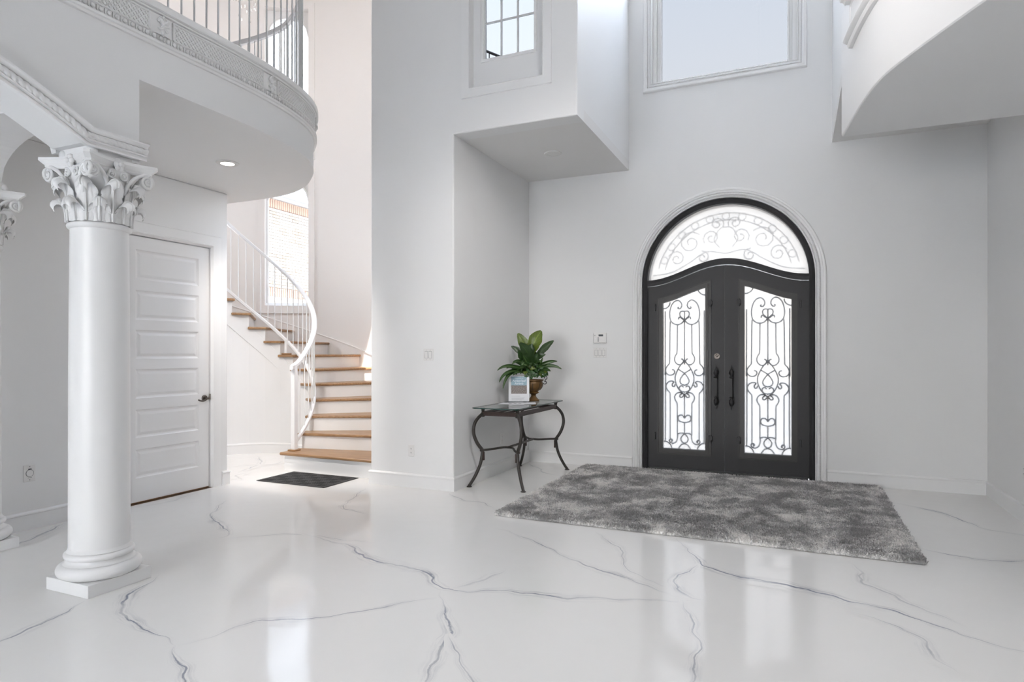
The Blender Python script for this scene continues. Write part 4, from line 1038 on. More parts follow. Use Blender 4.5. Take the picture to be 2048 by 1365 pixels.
# inner drum wall below the treads
m = MB()
for k in range(1, NT+1):
    a0, a1 = TH(k), TH(k+1); a0 = 4 if k == 1 else a0; n = 5
    for R_ in (RIN, RIN+0.06): m.grid([[(*P2(a0+(a1-a0)*i/n, R_), 0.0), (*P2(a0+(a1-a0)*i/n, R_), ZT(k)-0.033)] for i in range(n+1)])
me_o = m.build('stringer_wall', WALL, ST, smooth=0.5)
m = MB(); rows = []
for i in range(46):
    a = 14+i*4; zz = zn(a)
    rows.append([(*P2(a, RIN), max(0.14, zz-0.42)), (*P2(a, RIN-0.008), max(0.14, zz-0.415)), (*P2(a, RIN-0.008), zz-0.19), (*P2(a, RIN), zz-0.19)])
m.grid(rows, closed_u=True); m.build('stringer_board', WALL, ST, smooth=0.4)
m = MB(); rows = []
for i in range(50):
    a = 12+i*3.5; zz = zn(a)
    rows.append([(*P2(a, 2.2), zz-0.28), (*P2(a, 2.183), zz-0.28), (*P2(a, 2.183), zz+0.068), (*P2(a, 2.176), zz+0.072), (*P2(a, 2.176), zz+0.086), (*P2(a, 2.2), zz+0.09)])
m.grid(rows, closed_u=True); m.build('skirt_board', STAIRW, ST, smooth=0.4)
arcp = [P2(8+i*4, RIN) for i in range(47)]
struct('baseboard_drum', MB().sweep(arcp, BASE, XY, side=1), TRIM, 'curved white baseboard at the foot of the stair drum wall', smooth=0.4)

# stair railing
RR = 0.838
SR = thing('stair_railing', 'white helical stair railing with slim round balusters', 'railing', (*P2(-2.7, RR), ZT(1)))
nx, ny = P2(-2.7, RR)
MB().box(nx-0.029, nx+0.029, ny-0.029, ny+0.029, ZT(1), 1.225).build('newel_post', RAILM, SR, bevel=0.004)
MB().box(nx-0.055, nx+0.055, ny-0.055, ny+0.055, ZT(1), ZT(1)+0.018).build('newel_foot', WOOD, SR, bevel=0.006)
def helix(a0, a1, dz, st=3): 
    n = int((a1-a0)/st); return [(*P2(a0+(a1-a0)*i/n, RR), zn(a0+(a1-a0)*i/n)+dz) for i in range(n+1)]
def rail(pts, hw, hh):
    m = MB(); rows = []; n = len(pts)
    for i, p in enumerate(pts):
        a = Vector((p[0]-SC[0], p[1]-SC[1], 0)).normalized()
        c = Vector(p); prof = [(-hw, -hh*0.7), (-hw*0.8, -hh), (hw*0.8, -hh), (hw, -hh*0.7), (hw, hh*0.6), (hw*0.7, hh), (-hw*0.7, hh), (-hw, hh*0.6)]
        rows.append([c+a*u+Vector((0, 0, w)) for u, w in prof])
    m.grid(rows, closed_u=True); k = len(rows[0]); m.add(rows[0], [tuple(range(k))]); m.add(rows[-1], [tuple(range(k))[::-1]]); return m
hp = helix(-2, 196, 0.985)
start = [(nx+0.035, ny-0.085, 1.215), (nx+0.01, ny-0.045, 1.225)]
rail(start+[(nx-0.002, ny, 1.235)]+hp[1:], 0.030, 0.026).build('handrail', RAILM, SR, smooth=0.5)
rail([(nx, ny+0.01, zn(-2)+0.055)]+helix(0, 196, 0.07), 0.020, 0.026).build('bottom_rail', RAILM, SR, smooth=0.5)
a = 4.0
while a < 165:
    q = P2(a, RR); MB().tube([(*q, zn(a)+0.08), (*q, zn(a)+0.97)], 0.0062, 6).build('baluster', RAILM, SR, smooth=0.9); a += 6.6
a7 = TH(7)+9; q = P2(a7, RR-0.02); MB().box(q[0]-0.02, q[0]+0.02, q[1]-0.02, q[1]+0.02, ZT(7), zn(a7)+0.09).build('support_post', RAILM, SR)
MB().box(q[0]-0.05, q[0]+0.05, q[1]-0.05, q[1]+0.05, ZT(7), ZT(7)+0.022).build('support_foot', WOOD, SR, bevel=0.008)

# balcony railing
BR = thing('balcony_railing', 'white balcony railing with slim balusters in backlit grey', 'railing', (-3.82, 3.0, ZC+0.012))
inset = []
for i in range(0, int(EPATH.L[-1]/0.05)):
    s_ = i*0.05
    if s_ < EPATH.near(-3.71, 0.5): continue
    qq, _, _ = EPATH.at(s_, -0.105); inset.append((qq.x, qq.y))
GP = Path(inset); s_ = GP.near(-3.815, 2.936)
s_ -= 0.10*12
while s_ < GP.L[-1]-0.1:
    qq, _, _ = GP.at(s_)
    MB().tube([(qq.x, qq.y, ZC+0.012), (qq.x, qq.y, 4.785)], 0.0066, 7).build('baluster', BALM, BR, smooth=0.9); s_ += 0.1005
MB().sweep([(p.x, p.y) for p in GP.p], [(-0.024, 4.785), (-0.024, 4.82), (-0.016, 4.828), (0.016, 4.828), (0.024, 4.82), (0.024, 4.785), (0.016, 4.775), (-0.016, 4.775)], XY, side=-1).build('handrail', RAILM, BR, smooth=0.5)
bp = GP.near(-4.10, 4.47); qq, tt, nn = GP.at(bp)
MB().obox((qq.x, qq.y, 4.2), (tt.x, tt.y, 0), (nn.x, nn.y, 0), (0, 0, 1), 0.02, 0.02, 0.585).build('post', BALM, BR, bevel=0.003)

# ================================================================== LAMPS
def downlight(x, y, z, r, lit, label):
    t = thing('recessed_light', label, 'ceiling light', (x, y, z), 'recessed ceiling lights')
    MB().lathe([(r*0.55, -0.002), (r*0.60, -0.010), (r*0.95, -0.008), (r, -0.002), (r, 0.0), (r*0.55, 0.0)], (x, y, z), 36).build('trim_ring', SILVER, t, smooth=0.5)
    mb = MB().lathe([(0.001, -0.009), (r*0.45, -0.0095), (r*0.58, -0.009), (r*0.58, -0.001)], (x, y, z), 30); mb.build('diffuser', LAMP if lit else SILVER, t, smooth=0.5)
    return t
downlight(-4.626, 4.158, ZS, 0.098, True, 'lit recessed light in the balcony soffit')
downlight(-2.454, 6.606, 3.59, 0.098, False, 'unlit recessed light over the console table')
ld = bpy.data.lights.new('soffit_bulb', 'SPOT'); ld.energy = 170; ld.spot_size = math.radians(72); ld.spot_blend = 1.0; ld.shadow_soft_size = 0.06; ld.color = (1, 0.93, 0.86)
lo = bpy.data.objects.new('soffit_bulb', ld); COL.objects.link(lo); lo.location = (-4.626, 4.158, ZS-0.03); lo.rotation_euler = Vector((0.85, -2.35, 2.7)).to_track_quat('Z', 'Y').to_euler()

ld = bpy.data.lights.new('passage_fill_light', 'SPOT'); ld.energy = 80; ld.spot_size = math.radians(150); ld.spot_blend = 0.8; ld.shadow_soft_size = 0.08; ld.color = (1, 0.93, 0.86)  # hidden fill lamp added to brighten the stair drum and risers
lo = bpy.data.objects.new('passage_fill_light', ld); COL.objects.link(lo); lo.location = (-6.25, 5.12, ZS-0.03)
for k_, (lx, ly, le) in enumerate(((-0.9, 1.4, 150), (0.5, 1.4, 170), (-0.75, 6.0, 80))):  # unseen ceiling spots added to brighten the floor and entry bay
    ld = bpy.data.lights.new('hall_fill_light', 'SPOT'); ld.energy = le; ld.spot_size = math.radians(66); ld.spot_blend = 0.7; ld.shadow_soft_size = 0.35; ld.color = (1, 0.95, 0.90)
    lo = bpy.data.objects.new('hall_fill_light', ld); COL.objects.link(lo); lo.location = (lx, ly, HT-0.05)

PD = thing('fill_pendant', 'unseen ring pendant added to light the hall', 'lamp', (-0.6, 3.7, HT))  # unseen pendant, added to brighten the hall
MB().lathe([(0.02, -0.04), (0.09, -0.03), (0.10, 0.0)], (-0.6, 3.7, HT), 20).build('canopy', NICKEL, PD, smooth=0.5)
MB().tube([(-0.6, 3.7, HT-0.03), (-0.6, 3.7, 4.75)], 0.008, 8).build('rod', NICKEL, PD, smooth=0.9)
m = MB()
for k_ in range(3): m.tube([(-0.6, 3.7, 4.75), (-0.6+0.3*math.cos(k_*2.094), 3.7+0.3*math.sin(k_*2.094), 4.35)], 0.004, 6)
m.tube([(-0.6+0.3*math.cos(a), 3.7+0.3*math.sin(a), 4.35) for a in [2*PI*i/32 for i in range(32)]], 0.012, 8, closed=True); m.build('ring', NICKEL, PD, smooth=0.9)
ld = bpy.data.lights.new('fill_pendant_light', 'POINT'); ld.energy = 32; ld.shadow_soft_size = 0.35; ld.color = (1, 0.96, 0.93)
lo = bpy.data.objects.new('fill_pendant_light', ld); COL.objects.link(lo); lo.location = (-0.6, 3.7, 3.9)

ld = bpy.data.lights.new('fill_pendant_spot', 'SPOT'); ld.energy = 165; ld.spot_size = math.radians(58); ld.spot_blend = 1.0; ld.shadow_soft_size = 0.4; ld.color = (1, 0.955, 0.92)  # added fill spot aimed at the console alcove
lo = bpy.data.objects.new('fill_pendant_spot', ld); COL.objects.link(lo); lo.location = (-0.6, 3.7, 4.1); lo.rotation_euler = (Vector((-0.6, 3.7, 4.1))-Vector((-3.2, 6.4, 1.4))).to_track_quat('Z', 'Y').to_euler()
CH = thing('chandelier', 'crystal drop chandelier hanging in the stairwell', 'chandelier', (SC[0], SC[1], HT))
MB().lathe([(0.02, -0.05), (0.20, -0.04), (0.22, -0.01), (0.22, 0.0)], (SC[0], SC[1], HT), 28).build('canopy', NICKEL, CH, smooth=0.5)
cr = MB(); 
for j in range(10):
    u = j/9; cr.v += [] 
cr.lathe([(0.0002, 0.022), (0.003, 0.014), (0.008, 0.0), (0.011, -0.010), (0.010, -0.018), (0.005, -0.024), (0.0002, -0.026)], (0, 0, 0), 8)
cme = cr.mesh('crystal', smooth=1.0); cme.materials.append(CRYST); wires = MB(); rc = random.Random(5)
for k in range(26):
    a = k*2.399; r = 0.20*math.sqrt((k+0.5)/26); x, y = SC[0]+r*math.cos(a), SC[1]+r*math.sin(a); zl = 5.55+1.5*r*r*6+rc.uniform(0, 0.25)
    wires.tube([(x, y, zl), (x, y, HT-0.03)], 0.0006, 4)
    for j in range(7):
        o = bpy.data.objects.new('crystal', cme); COL.objects.link(o); o.parent = CH; o.location = (x-SC[0], y-SC[1], zl+j*rc.uniform(0.14, 0.2)-HT); o.scale = (1.15, 1.15, 1.15)
wires.build('wires', NICKEL, CH)
for z_, e_ in ((6.5, 16), (5.45, 16)):
    ld = bpy.data.lights.new('chandelier_bulb', 'POINT'); ld.energy = e_; ld.shadow_soft_size = 0.15; ld.color = (1, 0.88, 0.79)
    lo = bpy.data.objects.new('chandelier_bulb', ld); COL.objects.link(lo); lo.location = (SC[0], SC[1], z_)
# ================================================================== CONSOLE TABLE
TB = thing('console_table', 'wrought metal console table with tinted glass top', 'table', (-2.80, 6.55, 0))
TX = (-3.005, -2.610); TY = (5.985, 7.115); GZ = 0.832
m = MB(); c_ = 0.03
gx0, gx1, gy0, gy1 = -3.055, -2.535, 5.815, 7.185
gpoly = [(gx0+c_, gy0), (gx1-c_, gy0), (gx1, gy0+c_), (gx1, gy1-c_), (gx1-c_, gy1), (gx0+c_, gy1), (gx0, gy1-c_), (gx0, gy0+c_)]
MB().add([(a, b, GZ) for a, b in gpoly], [tuple(range(8))]).build('glass_top', TABLEG, TB)
m = MB(); ins_ = [(-2.795+(a+2.795)*0.985, 6.5+(b-6.5)*0.994) for a, b in gpoly]
m.ring(gpoly, ins_, XY, GZ-0.012, GZ-0.0005); m.build('glass_edge', EDGEG, TB)
o_leg = [(0.765, 0.0), (0.75, 0.012), (0.71, 0.055), (0.66, 0.088), (0.60, 0.102), (0.54, 0.098), (0.47, 0.072), (0.42, 0.040), (0.385, 0.012), (0.355, 0.004), (0.31, 0.010), (0.25, 0.022), (0.18, 0.048), (0.11, 0.084), (0.05, 0.122), (0.012, 0.150)]
for sx, x in ((-1, TX[0]), (1, TX[1])):
    for sy, y in ((-1, TY[0]), (1, TY[1])):
        k = 0.72; ky = 0.75
        pts = spline([(x+sx*o*k, y+sy*o*ky*0.9, z) for z, o in o_leg], 4)
        leg = MB().tube(pts, lambda u: 0.0185-0.003*abs(u-0.4), 8, flat=1.0).build('leg', RUSTIC, TB, smooth=0.9)
        f = pts[-1]; MB().lathe([(0.010, 0.024), (0.014, 0.018), (0.020, 0.010), (0.028, 0.006), (0.028, 0.0)], (f[0], f[1], 0.0), 14).build('foot', RUSTIC, leg, smooth=0.6)
        kp = (x+sx*0.006, y+sy*0.006)
        MB().lathe([(0.016, 0.36), (0.024, 0.365), (0.024, 0.385), (0.016, 0.39)], (kp[0], kp[1], 0), 10).build('knee_collar', RUSTIC, leg, smooth=0.6)
        MB().obox((kp[0]-sx*0.018, kp[1], 0.315), (1, 0, 0), (0, 1, 0), (0, 0, 1), 0.008, 0.012, 0.045).build('knee_strap', BROWNM, leg, bevel=0.003)
        m = MB().lathe([(0.017, 0.725), (0.024, 0.735), (0.022, 0.748), (0.016, 0.752)], (x, y, 0), 12).lathe([(0.015, 0.75), (0.016, 0.775), (0.022, 0.80), (0.030, 0.818), (0.030, GZ-0.013)], (x, y, 0), 4)
        m.build('corner_block', RUSTIC, leg, smooth=0.6)
fz0, fz1 = 0.738, 0.778
for x in TX:
    m = MB().box(x-0.012, x+0.012, TY[0], TY[1], fz0, fz1).box(x-0.018, x+0.018, TY[0], TY[1], fz1-0.006, fz1+0.002).box(x-0.018, x+0.018, TY[0], TY[1], fz0, fz0+0.008); m.build('side_rail', BROWNM, TB, bevel=0.002)
for y in TY:
    m = MB().box(TX[0], TX[1], y-0.012, y+0.012, fz0, fz1).box(TX[0], TX[1], y-0.018, y+0.018, fz1-0.006, fz1+0.002).box(TX[0], TX[1], y-0.018, y+0.018, fz0, fz0+0.008); m.build('end_rail', BROWNM, TB, bevel=0.002)
for x in (-2.87, -2.745): MB().box(x-0.022, x+0.022, TY[0], TY[1], fz1-0.014, fz1).build('slat', BROWNM, TB, bevel=0.002)
xm = (TX[0]+TX[1])/2
for y, d in ((TY[0], 1), (TY[1], -1)):
    pts = spline([(TX[0], y, 0.375), (TX[0]+0.05, y+d*0.05, 0.378), (xm-0.06, y+d*0.19, 0.385), (xm, y+d*0.205, 0.387), (xm+0.06, y+d*0.19, 0.385), (TX[1]-0.05, y+d*0.05, 0.378), (TX[1], y, 0.375)], 5)
    MB().tube(pts, 0.012, 8).build('stretcher', RUSTIC, TB, smooth=0.9)
MB().tube([(xm, TY[0]+0.2, 0.388), (xm, TY[1]-0.2, 0.388)], 0.013, 8).build('stretcher', RUSTIC, TB, smooth=0.9)

# ================================================================== SIGN AND PAPERS ON THE TABLE
ZTOP = GZ+0.001
u_ = Vector((0.921, 0.390, 0)).normalized(); nrm_ = Vector((u_.y, -u_.x, 0)); lean = math.radians(9)
up_ = (Vector((0, 0, 1))*math.cos(lean)-nrm_*math.sin(lean)).normalized(); fn_ = u_.cross(up_).normalized()*1.0
if fn_.dot(nrm_) < 0: fn_ = -fn_
so = Vector((-2.905, 6.705, ZTOP)); SG = thing('sign_holder', 'upright acrylic sign holder with a printed welcome sheet', 'sign', tuple(so))
SP = lambda a, b, h: tuple(so+u_*a+up_*b+fn_*h)
sw_, sh_ = 0.122, 0.298
def sheet(name, a0, a1, b0, b1, h0, h1, m_, parent, uv=False):
    o = MB().prism([(a0, b0), (a1, b0), (a1, b1), (a0, b1)], SP, h0, h1).build(name, m_, parent)
    if uv:
        ul = o.data.uv_layers.new(name='UVMap')
        for lp in o.data.loops:
            v = o.data.vertices[lp.vertex_index].co; ul.data[lp.index].uv = (Vector(v).dot(u_)*6, Vector(v).dot(up_)*6)
    return o
hold = MB().prism([(-sw_, 0), (sw_, 0), (sw_, sh_), (-sw_, sh_)], SP, 0.0, 0.004); hold.obox(so-nrm_*0.045+Vector((0, 0, 0.002)), u_, nrm_, (0, 0, 1), sw_, 0.05, 0.0018)
hold.build('holder', glass('clear acrylic', (0.93, 0.94, 0.97), 0.6), SG)
sheet('page', -sw_+0.004, sw_-0.004, 0.004, sh_-0.004, 0.0042, 0.0050, PAPER, SG)
sheet('blue_banner', -0.090, 0.090, 0.188, 0.288, 0.0051, 0.0056, PBLUE, SG)
sheet('house_picture', -0.090, 0.090, 0.092, 0.188, 0.0051, 0.0056, HPIC, SG, uv=True)
for k, (b, w) in enumerate(((0.062, 0.05), (0.045, 0.075), (0.036, 0.07), (0.027, 0.072), (0.018, 0.06))): sheet('text_line', -0.085, -0.085+2*w, b, b+0.003, 0.0051, 0.0054, PGREY, SG)
def lettering(text, size, b):
    cu = bpy.data.curves.new('lettering', 'FONT'); cu.body = text; cu.size = size; cu.align_x = 'CENTER'; cu.extrude = 0.0002; cu.materials.append(PWHITE)
    tmp = bpy.data.objects.new('lettering_curve', cu); COL.objects.link(tmp); dg = bpy.context.evaluated_depsgraph_get()
    me = bpy.data.meshes.new_from_object(tmp.evaluated_get(dg)); bpy.data.objects.remove(tmp); me.materials.clear(); me.materials.append(PWHITE)
    o = bpy.data.objects.new('lettering', me); COL.objects.link(o); o.parent = SG
    M = Matrix((u_, up_, fn_)).transposed().to_4x4(); M.translation = u_*0+up_*b+fn_*0.0060
    o.matrix_local = M
lettering('Welcome to', 0.019, 0.264); lettering('Amberleaf', 0.036, 0.230); lettering('Airbnb', 0.036, 0.198)

PP = thing('brochure', 'white printed papers lying flat on the glass table', 'paper', (-2.80, 6.40, ZTOP))
MB().prism([(-2.985, 6.30), (-2.70, 6.36), (-2.76, 6.58), (-3.02, 6.52)], XY, ZTOP, ZTOP+0.0010).build('sheet', PAPER, PP)
MB().prism([(-2.82, 6.33), (-2.60, 6.47), (-2.70, 6.70), (-2.90, 6.56)], XY, ZTOP+0.0012, ZTOP+0.0022).build('sheet', PAPER, PP)
for k in range(3): MB().prism([(-2.90+0.05*k, 6.40+0.02*k), (-2.87+0.05*k, 6.405+0.02*k), (-2.88+0.05*k, 6.45+0.02*k), (-2.91+0.05*k, 6.445+0.02*k)], XY, ZTOP+0.0022, ZTOP+0.0025).build('print_block', GREYP, PP)

# ================================================================== PLANT IN URN
ux, uy = -2.815, 6.925
PL = thing('potted_plant', 'leafy plant arrangement in a footed bronze urn', 'plant', (ux, uy, ZTOP))
ribs = lambda a, z: 1+0.035*abs(math.cos(6*a)) if 0.13 < z < 0.225 else 1.0
urn = MB().lathe([(0.066, 0.0), (0.068, 0.012), (0.055, 0.022), (0.034, 0.045), (0.026, 0.062), (0.032, 0.076), (0.060, 0.092), (0.066, 0.098), (0.060, 0.104), (0.050, 0.108), (0.072, 0.125), (0.094, 0.150), (0.105, 0.180), (0.108, 0.210), (0.104, 0.226), (0.112, 0.232), (0.120, 0.240), (0.118, 0.248), (0.100, 0.248), (0.095, 0.235)], (ux, uy, ZTOP), 36, rmod=ribs).build('urn', URN, PL, smooth=0.5)
MB().lathe([(0.001, 0.236), (0.098, 0.238)], (ux, uy, ZTOP), 20).build('soil', mat('dark potting soil', (0.02, 0.015, 0.01), 0.9, var=0.4, scale=90), PL)
for k in range(8):
    a = k*PI/4+0.3; pts = [(ux+r*math.cos(a), uy+r*math.sin(a), ZTOP+z) for r, z in ((0.074, 0.126), (0.097, 0.150), (0.1085, 0.180), (0.1115, 0.208))]
    MB().tube(pts, 0.0035, 5).build('groove', URND, urn)
cr_, sr_ = math.cos(YAW_), math.sin(YAW_)
RT_ = Vector((cr_, sr_, 0)); FW_ = Vector((-sr_, cr_, 0))
for sg in (1, -1):
    h0 = Vector((ux, uy, ZTOP))+RT_*(sg*0.112)
    pts = [h0+RT_*(sg*a)+Vector((0, 0, b)) for a, b in ((-0.006, 0.205), (0.02, 0.195), (0.038, 0.205), (0.035, 0.222), (0.018, 0.225), (0.030, 0.245), (0.045, 0.262), (0.040, 0.282), (0.022, 0.286), (0.014, 0.272), (0.024, 0.262))]
    MB().tube(spline([tuple(p) for p in pts], 4), 0.0045, 6).build('handle', IRON2, urn, smooth=0.9)
def leaf_obj(base, ctrl, tip, width, m_, face, cup=0.25, shape='fig', n=12, parent=None):
    """curved leaf blade along base-ctrl-tip, its width lying across the 'face' normal"""
    B, C_, T = Vector(base), Vector(ctrl), Vector(tip); rows = []; uvs = []
    for i in range(n+1):
        t = i/n; p = B*(1-t)**2+C_*(2*t*(1-t))+T*t*t; d = ((C_-B)*(1-t)+(T-C_)*t).normalized()
        side = d.cross(Vector(face)); side = side.normalized() if side.length > 1e-4 else d.orthogonal().normalized(); nn = side.cross(d)
        if shape == 'fig': w = width*(0.05+0.95*math.sin(PI*min(1, t**1.35*0.96+0.02))**0.8)*(1+0.05*math.sin(t*21)) if t > 0.12 else width*0.05
        elif shape == 'ivy': w = width*(math.sin(PI*min(0.985, 0.12+t*0.88)))*(1+0.28*math.cos(t*13))
        else: w = width*(math.sin(PI*min(0.99, 0.18+0.80*t)))**0.7
        row = []
        for j in range(7):
            u = j/3-1; row.append(p+side*(u*w)+nn*(cup*w*(u*u)+0.06*w*math.sin(t*12+u*2)))
            uvs.append((t, u))
        rows.append(row)
    mb = MB(); mb.grid(rows); nv = len(mb.v)
    # underside gives the blade thickness
    mb.grid([[q+Vector(face).normalized()*(-0.0012) for q in r] for r in rows])
    o = mb.build('leaf', m_, parent, smooth=1.2)
    ul = o.data.uv_layers.new(name='UVMap')
    for lp in o.data.loops: ul.data[lp.index].uv = uvs[lp.vertex_index % nv]
    return o
DP = 7.46
def pp(zx, zy, dd=0.0):                 # place of a leaf point on the plant, measured from the urn
    px = 980+zx/7.183; py = 640+zy/7.183; d = DP+dd
    q = RT_*((px-1024)/F_*d)+FW_*d; return Vector((q.x, q.y, 1.4-(py-HZ_)/F_*d))
tocam = -FW_+Vector((0, 0, 0.25))
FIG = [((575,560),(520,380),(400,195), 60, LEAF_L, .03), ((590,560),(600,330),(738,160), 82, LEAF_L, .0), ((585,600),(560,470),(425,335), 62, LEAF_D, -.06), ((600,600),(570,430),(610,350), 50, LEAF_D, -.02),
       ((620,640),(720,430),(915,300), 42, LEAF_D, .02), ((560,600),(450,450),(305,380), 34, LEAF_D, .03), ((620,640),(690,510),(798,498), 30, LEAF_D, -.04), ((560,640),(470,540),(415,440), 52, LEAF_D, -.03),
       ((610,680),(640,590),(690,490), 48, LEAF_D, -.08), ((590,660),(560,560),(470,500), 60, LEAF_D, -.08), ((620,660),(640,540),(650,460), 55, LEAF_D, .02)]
for b, c, t, w, m_, dd in FIG:
    leaf_obj(pp(*b, 0), pp(*c, dd*0.6), pp(*t, dd), 1.22*w/7.183/F_*DP, m_, tocam+RT_*random.uniform(-.25, .25), 0.22, 'fig', parent=PL)
STRAP = [((540,740),(230,600),(108,730),22,-.24), ((540,750),(240,660),(185,992),22,-.20), ((540,745),(200,680),(133,900),20,-.24), ((560,740),(300,640),(240,700),24,-.14), ((540,720),(420,520),(318,640),22,-.10), ((560,720),(470,470),(440,780),26,-.09),
         ((560,720),(500,560),(505,690),20,-.1), ((520,740),(390,640),(410,770),24,-.08), ((640,740),(850,600),(1028,708),22,-.03), ((640,730),(790,590),(965,597),24,.03), ((650,720),(720,660),(757,545),20,-.05), ((650,740),(790,680),(832,805),24,-.05),
         ((560,720),(390,570),(330,610),22,-.06), ((560,740),(330,690),(290,760),28,-.12), ((600,740),(520,600),(480,520),24,-.06), ((650,740),(760,650),(700,760),26,-.07), ((640,720),(720,600),(640,600),22,.0), ((520,760),(360,700),(380,790),24,-.02), ((600,760),(480,640),(430,700),26,-.14), ((600,760),(560,620),(470,650),24,-.16), ((610,760),(640,600),(560,640),22,-.15), ((620,760),(700,640),(760,690),26,-.14), ((630,760),(800,680),(870,740),24,-.10), ((640,760),(720,700),(800,800),24,-.16), ((560,760),(420,700),(330,800),26,-.16), ((600,740),(660,560),(740,610),24,-.06), ((590,740),(450,560),(370,600),24,.0)]
for b, c, t, w, dd in STRAP:
    leaf_obj(pp(*b, 0), pp(*c, dd), pp(*t, dd*1.4), 1.3*w/7.183/F_*DP, LEAF_S, tocam+RT_*random.uniform(-.4, .4), 0.35, 'strap', n=16, parent=PL)
IVY = [(600,690,48),(605,755,45),(540,810,42),(735,700,50),(690,790,44),(775,755,40),(800,790,34),(560,650,44),(625,640,40),(660,720,42),(720,770,42),(560,770,40),(640,800,40),(745,810,36),(590,830,36),(500,760,40),(540,720,40),(680,660,40)]
for k, (a, b, w) in enumerate(IVY):
    an = random.uniform(0, 6.28); dx, dy = w*0.9*math.cos(an), abs(w*0.9*math.sin(an))
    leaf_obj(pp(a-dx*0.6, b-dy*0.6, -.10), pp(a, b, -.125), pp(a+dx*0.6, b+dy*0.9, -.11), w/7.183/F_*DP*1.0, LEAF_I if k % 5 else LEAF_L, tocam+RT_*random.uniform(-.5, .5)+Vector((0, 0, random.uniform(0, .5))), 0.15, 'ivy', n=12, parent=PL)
for k in range(5):
    MB().tube(spline([tuple(pp(590+random.uniform(-20, 20), 830)), tuple(pp(590+k*8-16, 700)), tuple(pp(565+k*14, 560))], 5), 0.006, 6).build('stem', LEAF_D, PL, smooth=0.9)

# ================================================================== WALL FITTINGS
def plate(name, label, cat, fn, w, h, group=None, loc=(0, 0, 0)):
    t = thing(name, label, cat, loc, group)
    MB().prism([(-w, -h), (w, -h), (w, h), (-w, h)], fn, 0.0, 0.006).build('plate', PLASTIC, t, bevel=0.003)
    return t
def rocker(t, fn, cx, cz=0.0):
    MB().ring([(cx-0.019, cz-0.036), (cx+0.019, cz-0.036), (cx+0.019, cz+0.036), (cx-0.019, cz+0.036)], [(cx-0.0165, cz-0.0335), (cx+0.0165, cz-0.0335), (cx+0.0165, cz+0.0335), (cx-0.0165, cz+0.0335)], fn, 0.004, 0.0064).build('bezel', GREYP, t)
    MB().add([fn(cx+a, cz+b, h) for a, b, h in ((-0.0165, -0.0335, 0.0055), (0.0165, -0.0335, 0.0055), (0.0165, 0.0335, 0.0100), (-0.0165, 0.0335, 0.0100), (-0.0165, -0.0335, 0.0), (0.0165, -0.0335, 0.0), (0.0165, 0.0335, 0.0), (-0.0165, 0.0335, 0.0))], [(0, 1, 2, 3), (4, 7, 6, 5), (0, 4, 5, 1), (1, 5, 6, 2), (2, 6, 7, 3), (3, 7, 4, 0)]).build('rocker', PLASTIC, t)
    for sg in (1, -1): MB().tube([fn(cx, cz+sg*0.0485, 0.004), fn(cx, cz+sg*0.0485, 0.0072)], 0.0032, 8).build('screw', GREYP, t)
f1 = lambda a, b, h: (-3.443+a, WF-h, 1.374+b)
t = plate('light_switch', 'two-rocker white light switch left of the alcove', 'light switch', f1, 0.059, 0.060, loc=(-3.443, WF, 1.374)); rocker(t, f1, -0.023); rocker(t, f1, 0.023)
f2 = lambda a, b, h: (-2.209+a, YB-h, 1.394+b)
t = plate('light_switch', 'three-rocker white light switch below the alarm keypad', 'light switch', f2, 0.083, 0.061, loc=(-2.209, YB, 1.394)); [rocker(t, f2, c) for c in (-0.046, 0.0, 0.046)]
f3 = lambda a, b, h: (XL+h, 3.402+a, 1.375+b)
t = plate('light_switch', 'single white light switch half hidden by the foreground column', 'light switch', f3, 0.037, 0.060, loc=(XL, 3.402, 1.375)); rocker(t, f3, 0.0)
def outlet(x, y, z, fn, label):
    t = plate('outlet', label, 'power outlet', fn, 0.036, 0.060, 'wall outlets', loc=(x, y, z))
    for sg in (1, -1):
        MB().prism([(0.0155*math.cos(a), sg*0.021+0.0145*math.sin(a)) for a in [2*PI*i/16 for i in range(16)]], fn, 0.004, 0.0078).build('socket', PLASTIC, t)
        for dx in (-0.006, 0.006): MB().prism([(dx-0.0014, sg*0.021-0.001), (dx+0.0014, sg*0.021-0.001), (dx+0.0014, sg*0.021+0.008), (dx-0.0014, sg*0.021+0.008)], fn, 0.0075, 0.0083).build('slot', DARKP, t)
        MB().prism([(0.0024*math.cos(a), sg*0.021-0.007+0.0024*math.sin(a)) for a in [2*PI*i/8 for i in range(8)]], fn, 0.0075, 0.0083).build('slot', DARKP, t)
f4 = lambda a, b, h: (-3.648+a, WF-h, 0.380+b)
outlet(-3.648, WF, 0.38, f4, 'white power outlet below the two-rocker switch')
f5 = lambda a, b, h: (-3.15+h, 6.758-a, 0.391+b)
outlet(-3.15, 6.758, 0.391, f5, 'white power outlet under the console table')
f6 = lambda a, b, h: (1.70-h, 6.48+a, 0.423+b)
outlet(1.70, 6.48, 0.423, f6, 'grey-shaded outlet at the right picture edge')
f7 = lambda a, b, h: (XL+h, 3.056+a, 0.444+b)
t = plate('vacuum_inlet', 'white central vacuum wall inlet left of the column', 'wall inlet', f7, 0.044, 0.066, loc=(XL, 3.056, 0.444))
MB().ring([(0.029*math.cos(a), 0.029*math.sin(a)) for a in [2*PI*i/24 for i in range(24)]], [(0.0265*math.cos(a), 0.0265*math.sin(a)) for a in [2*PI*i/24 for i in range(24)]], f7, 0.004, 0.0075).build('groove', DARKP, t)
MB().prism([(0.0262*math.cos(a), 0.0262*math.sin(a)) for a in [2*PI*i/24 for i in range(24)]], f7, 0.004, 0.010).build('flap', PLASTIC, t, bevel=0.002)
MB().prism([(-0.012, 0.030), (0.012, 0.030), (0.010, 0.036), (-0.010, 0.036)], f7, 0.004, 0.011).build('hinge', DARKP, t)
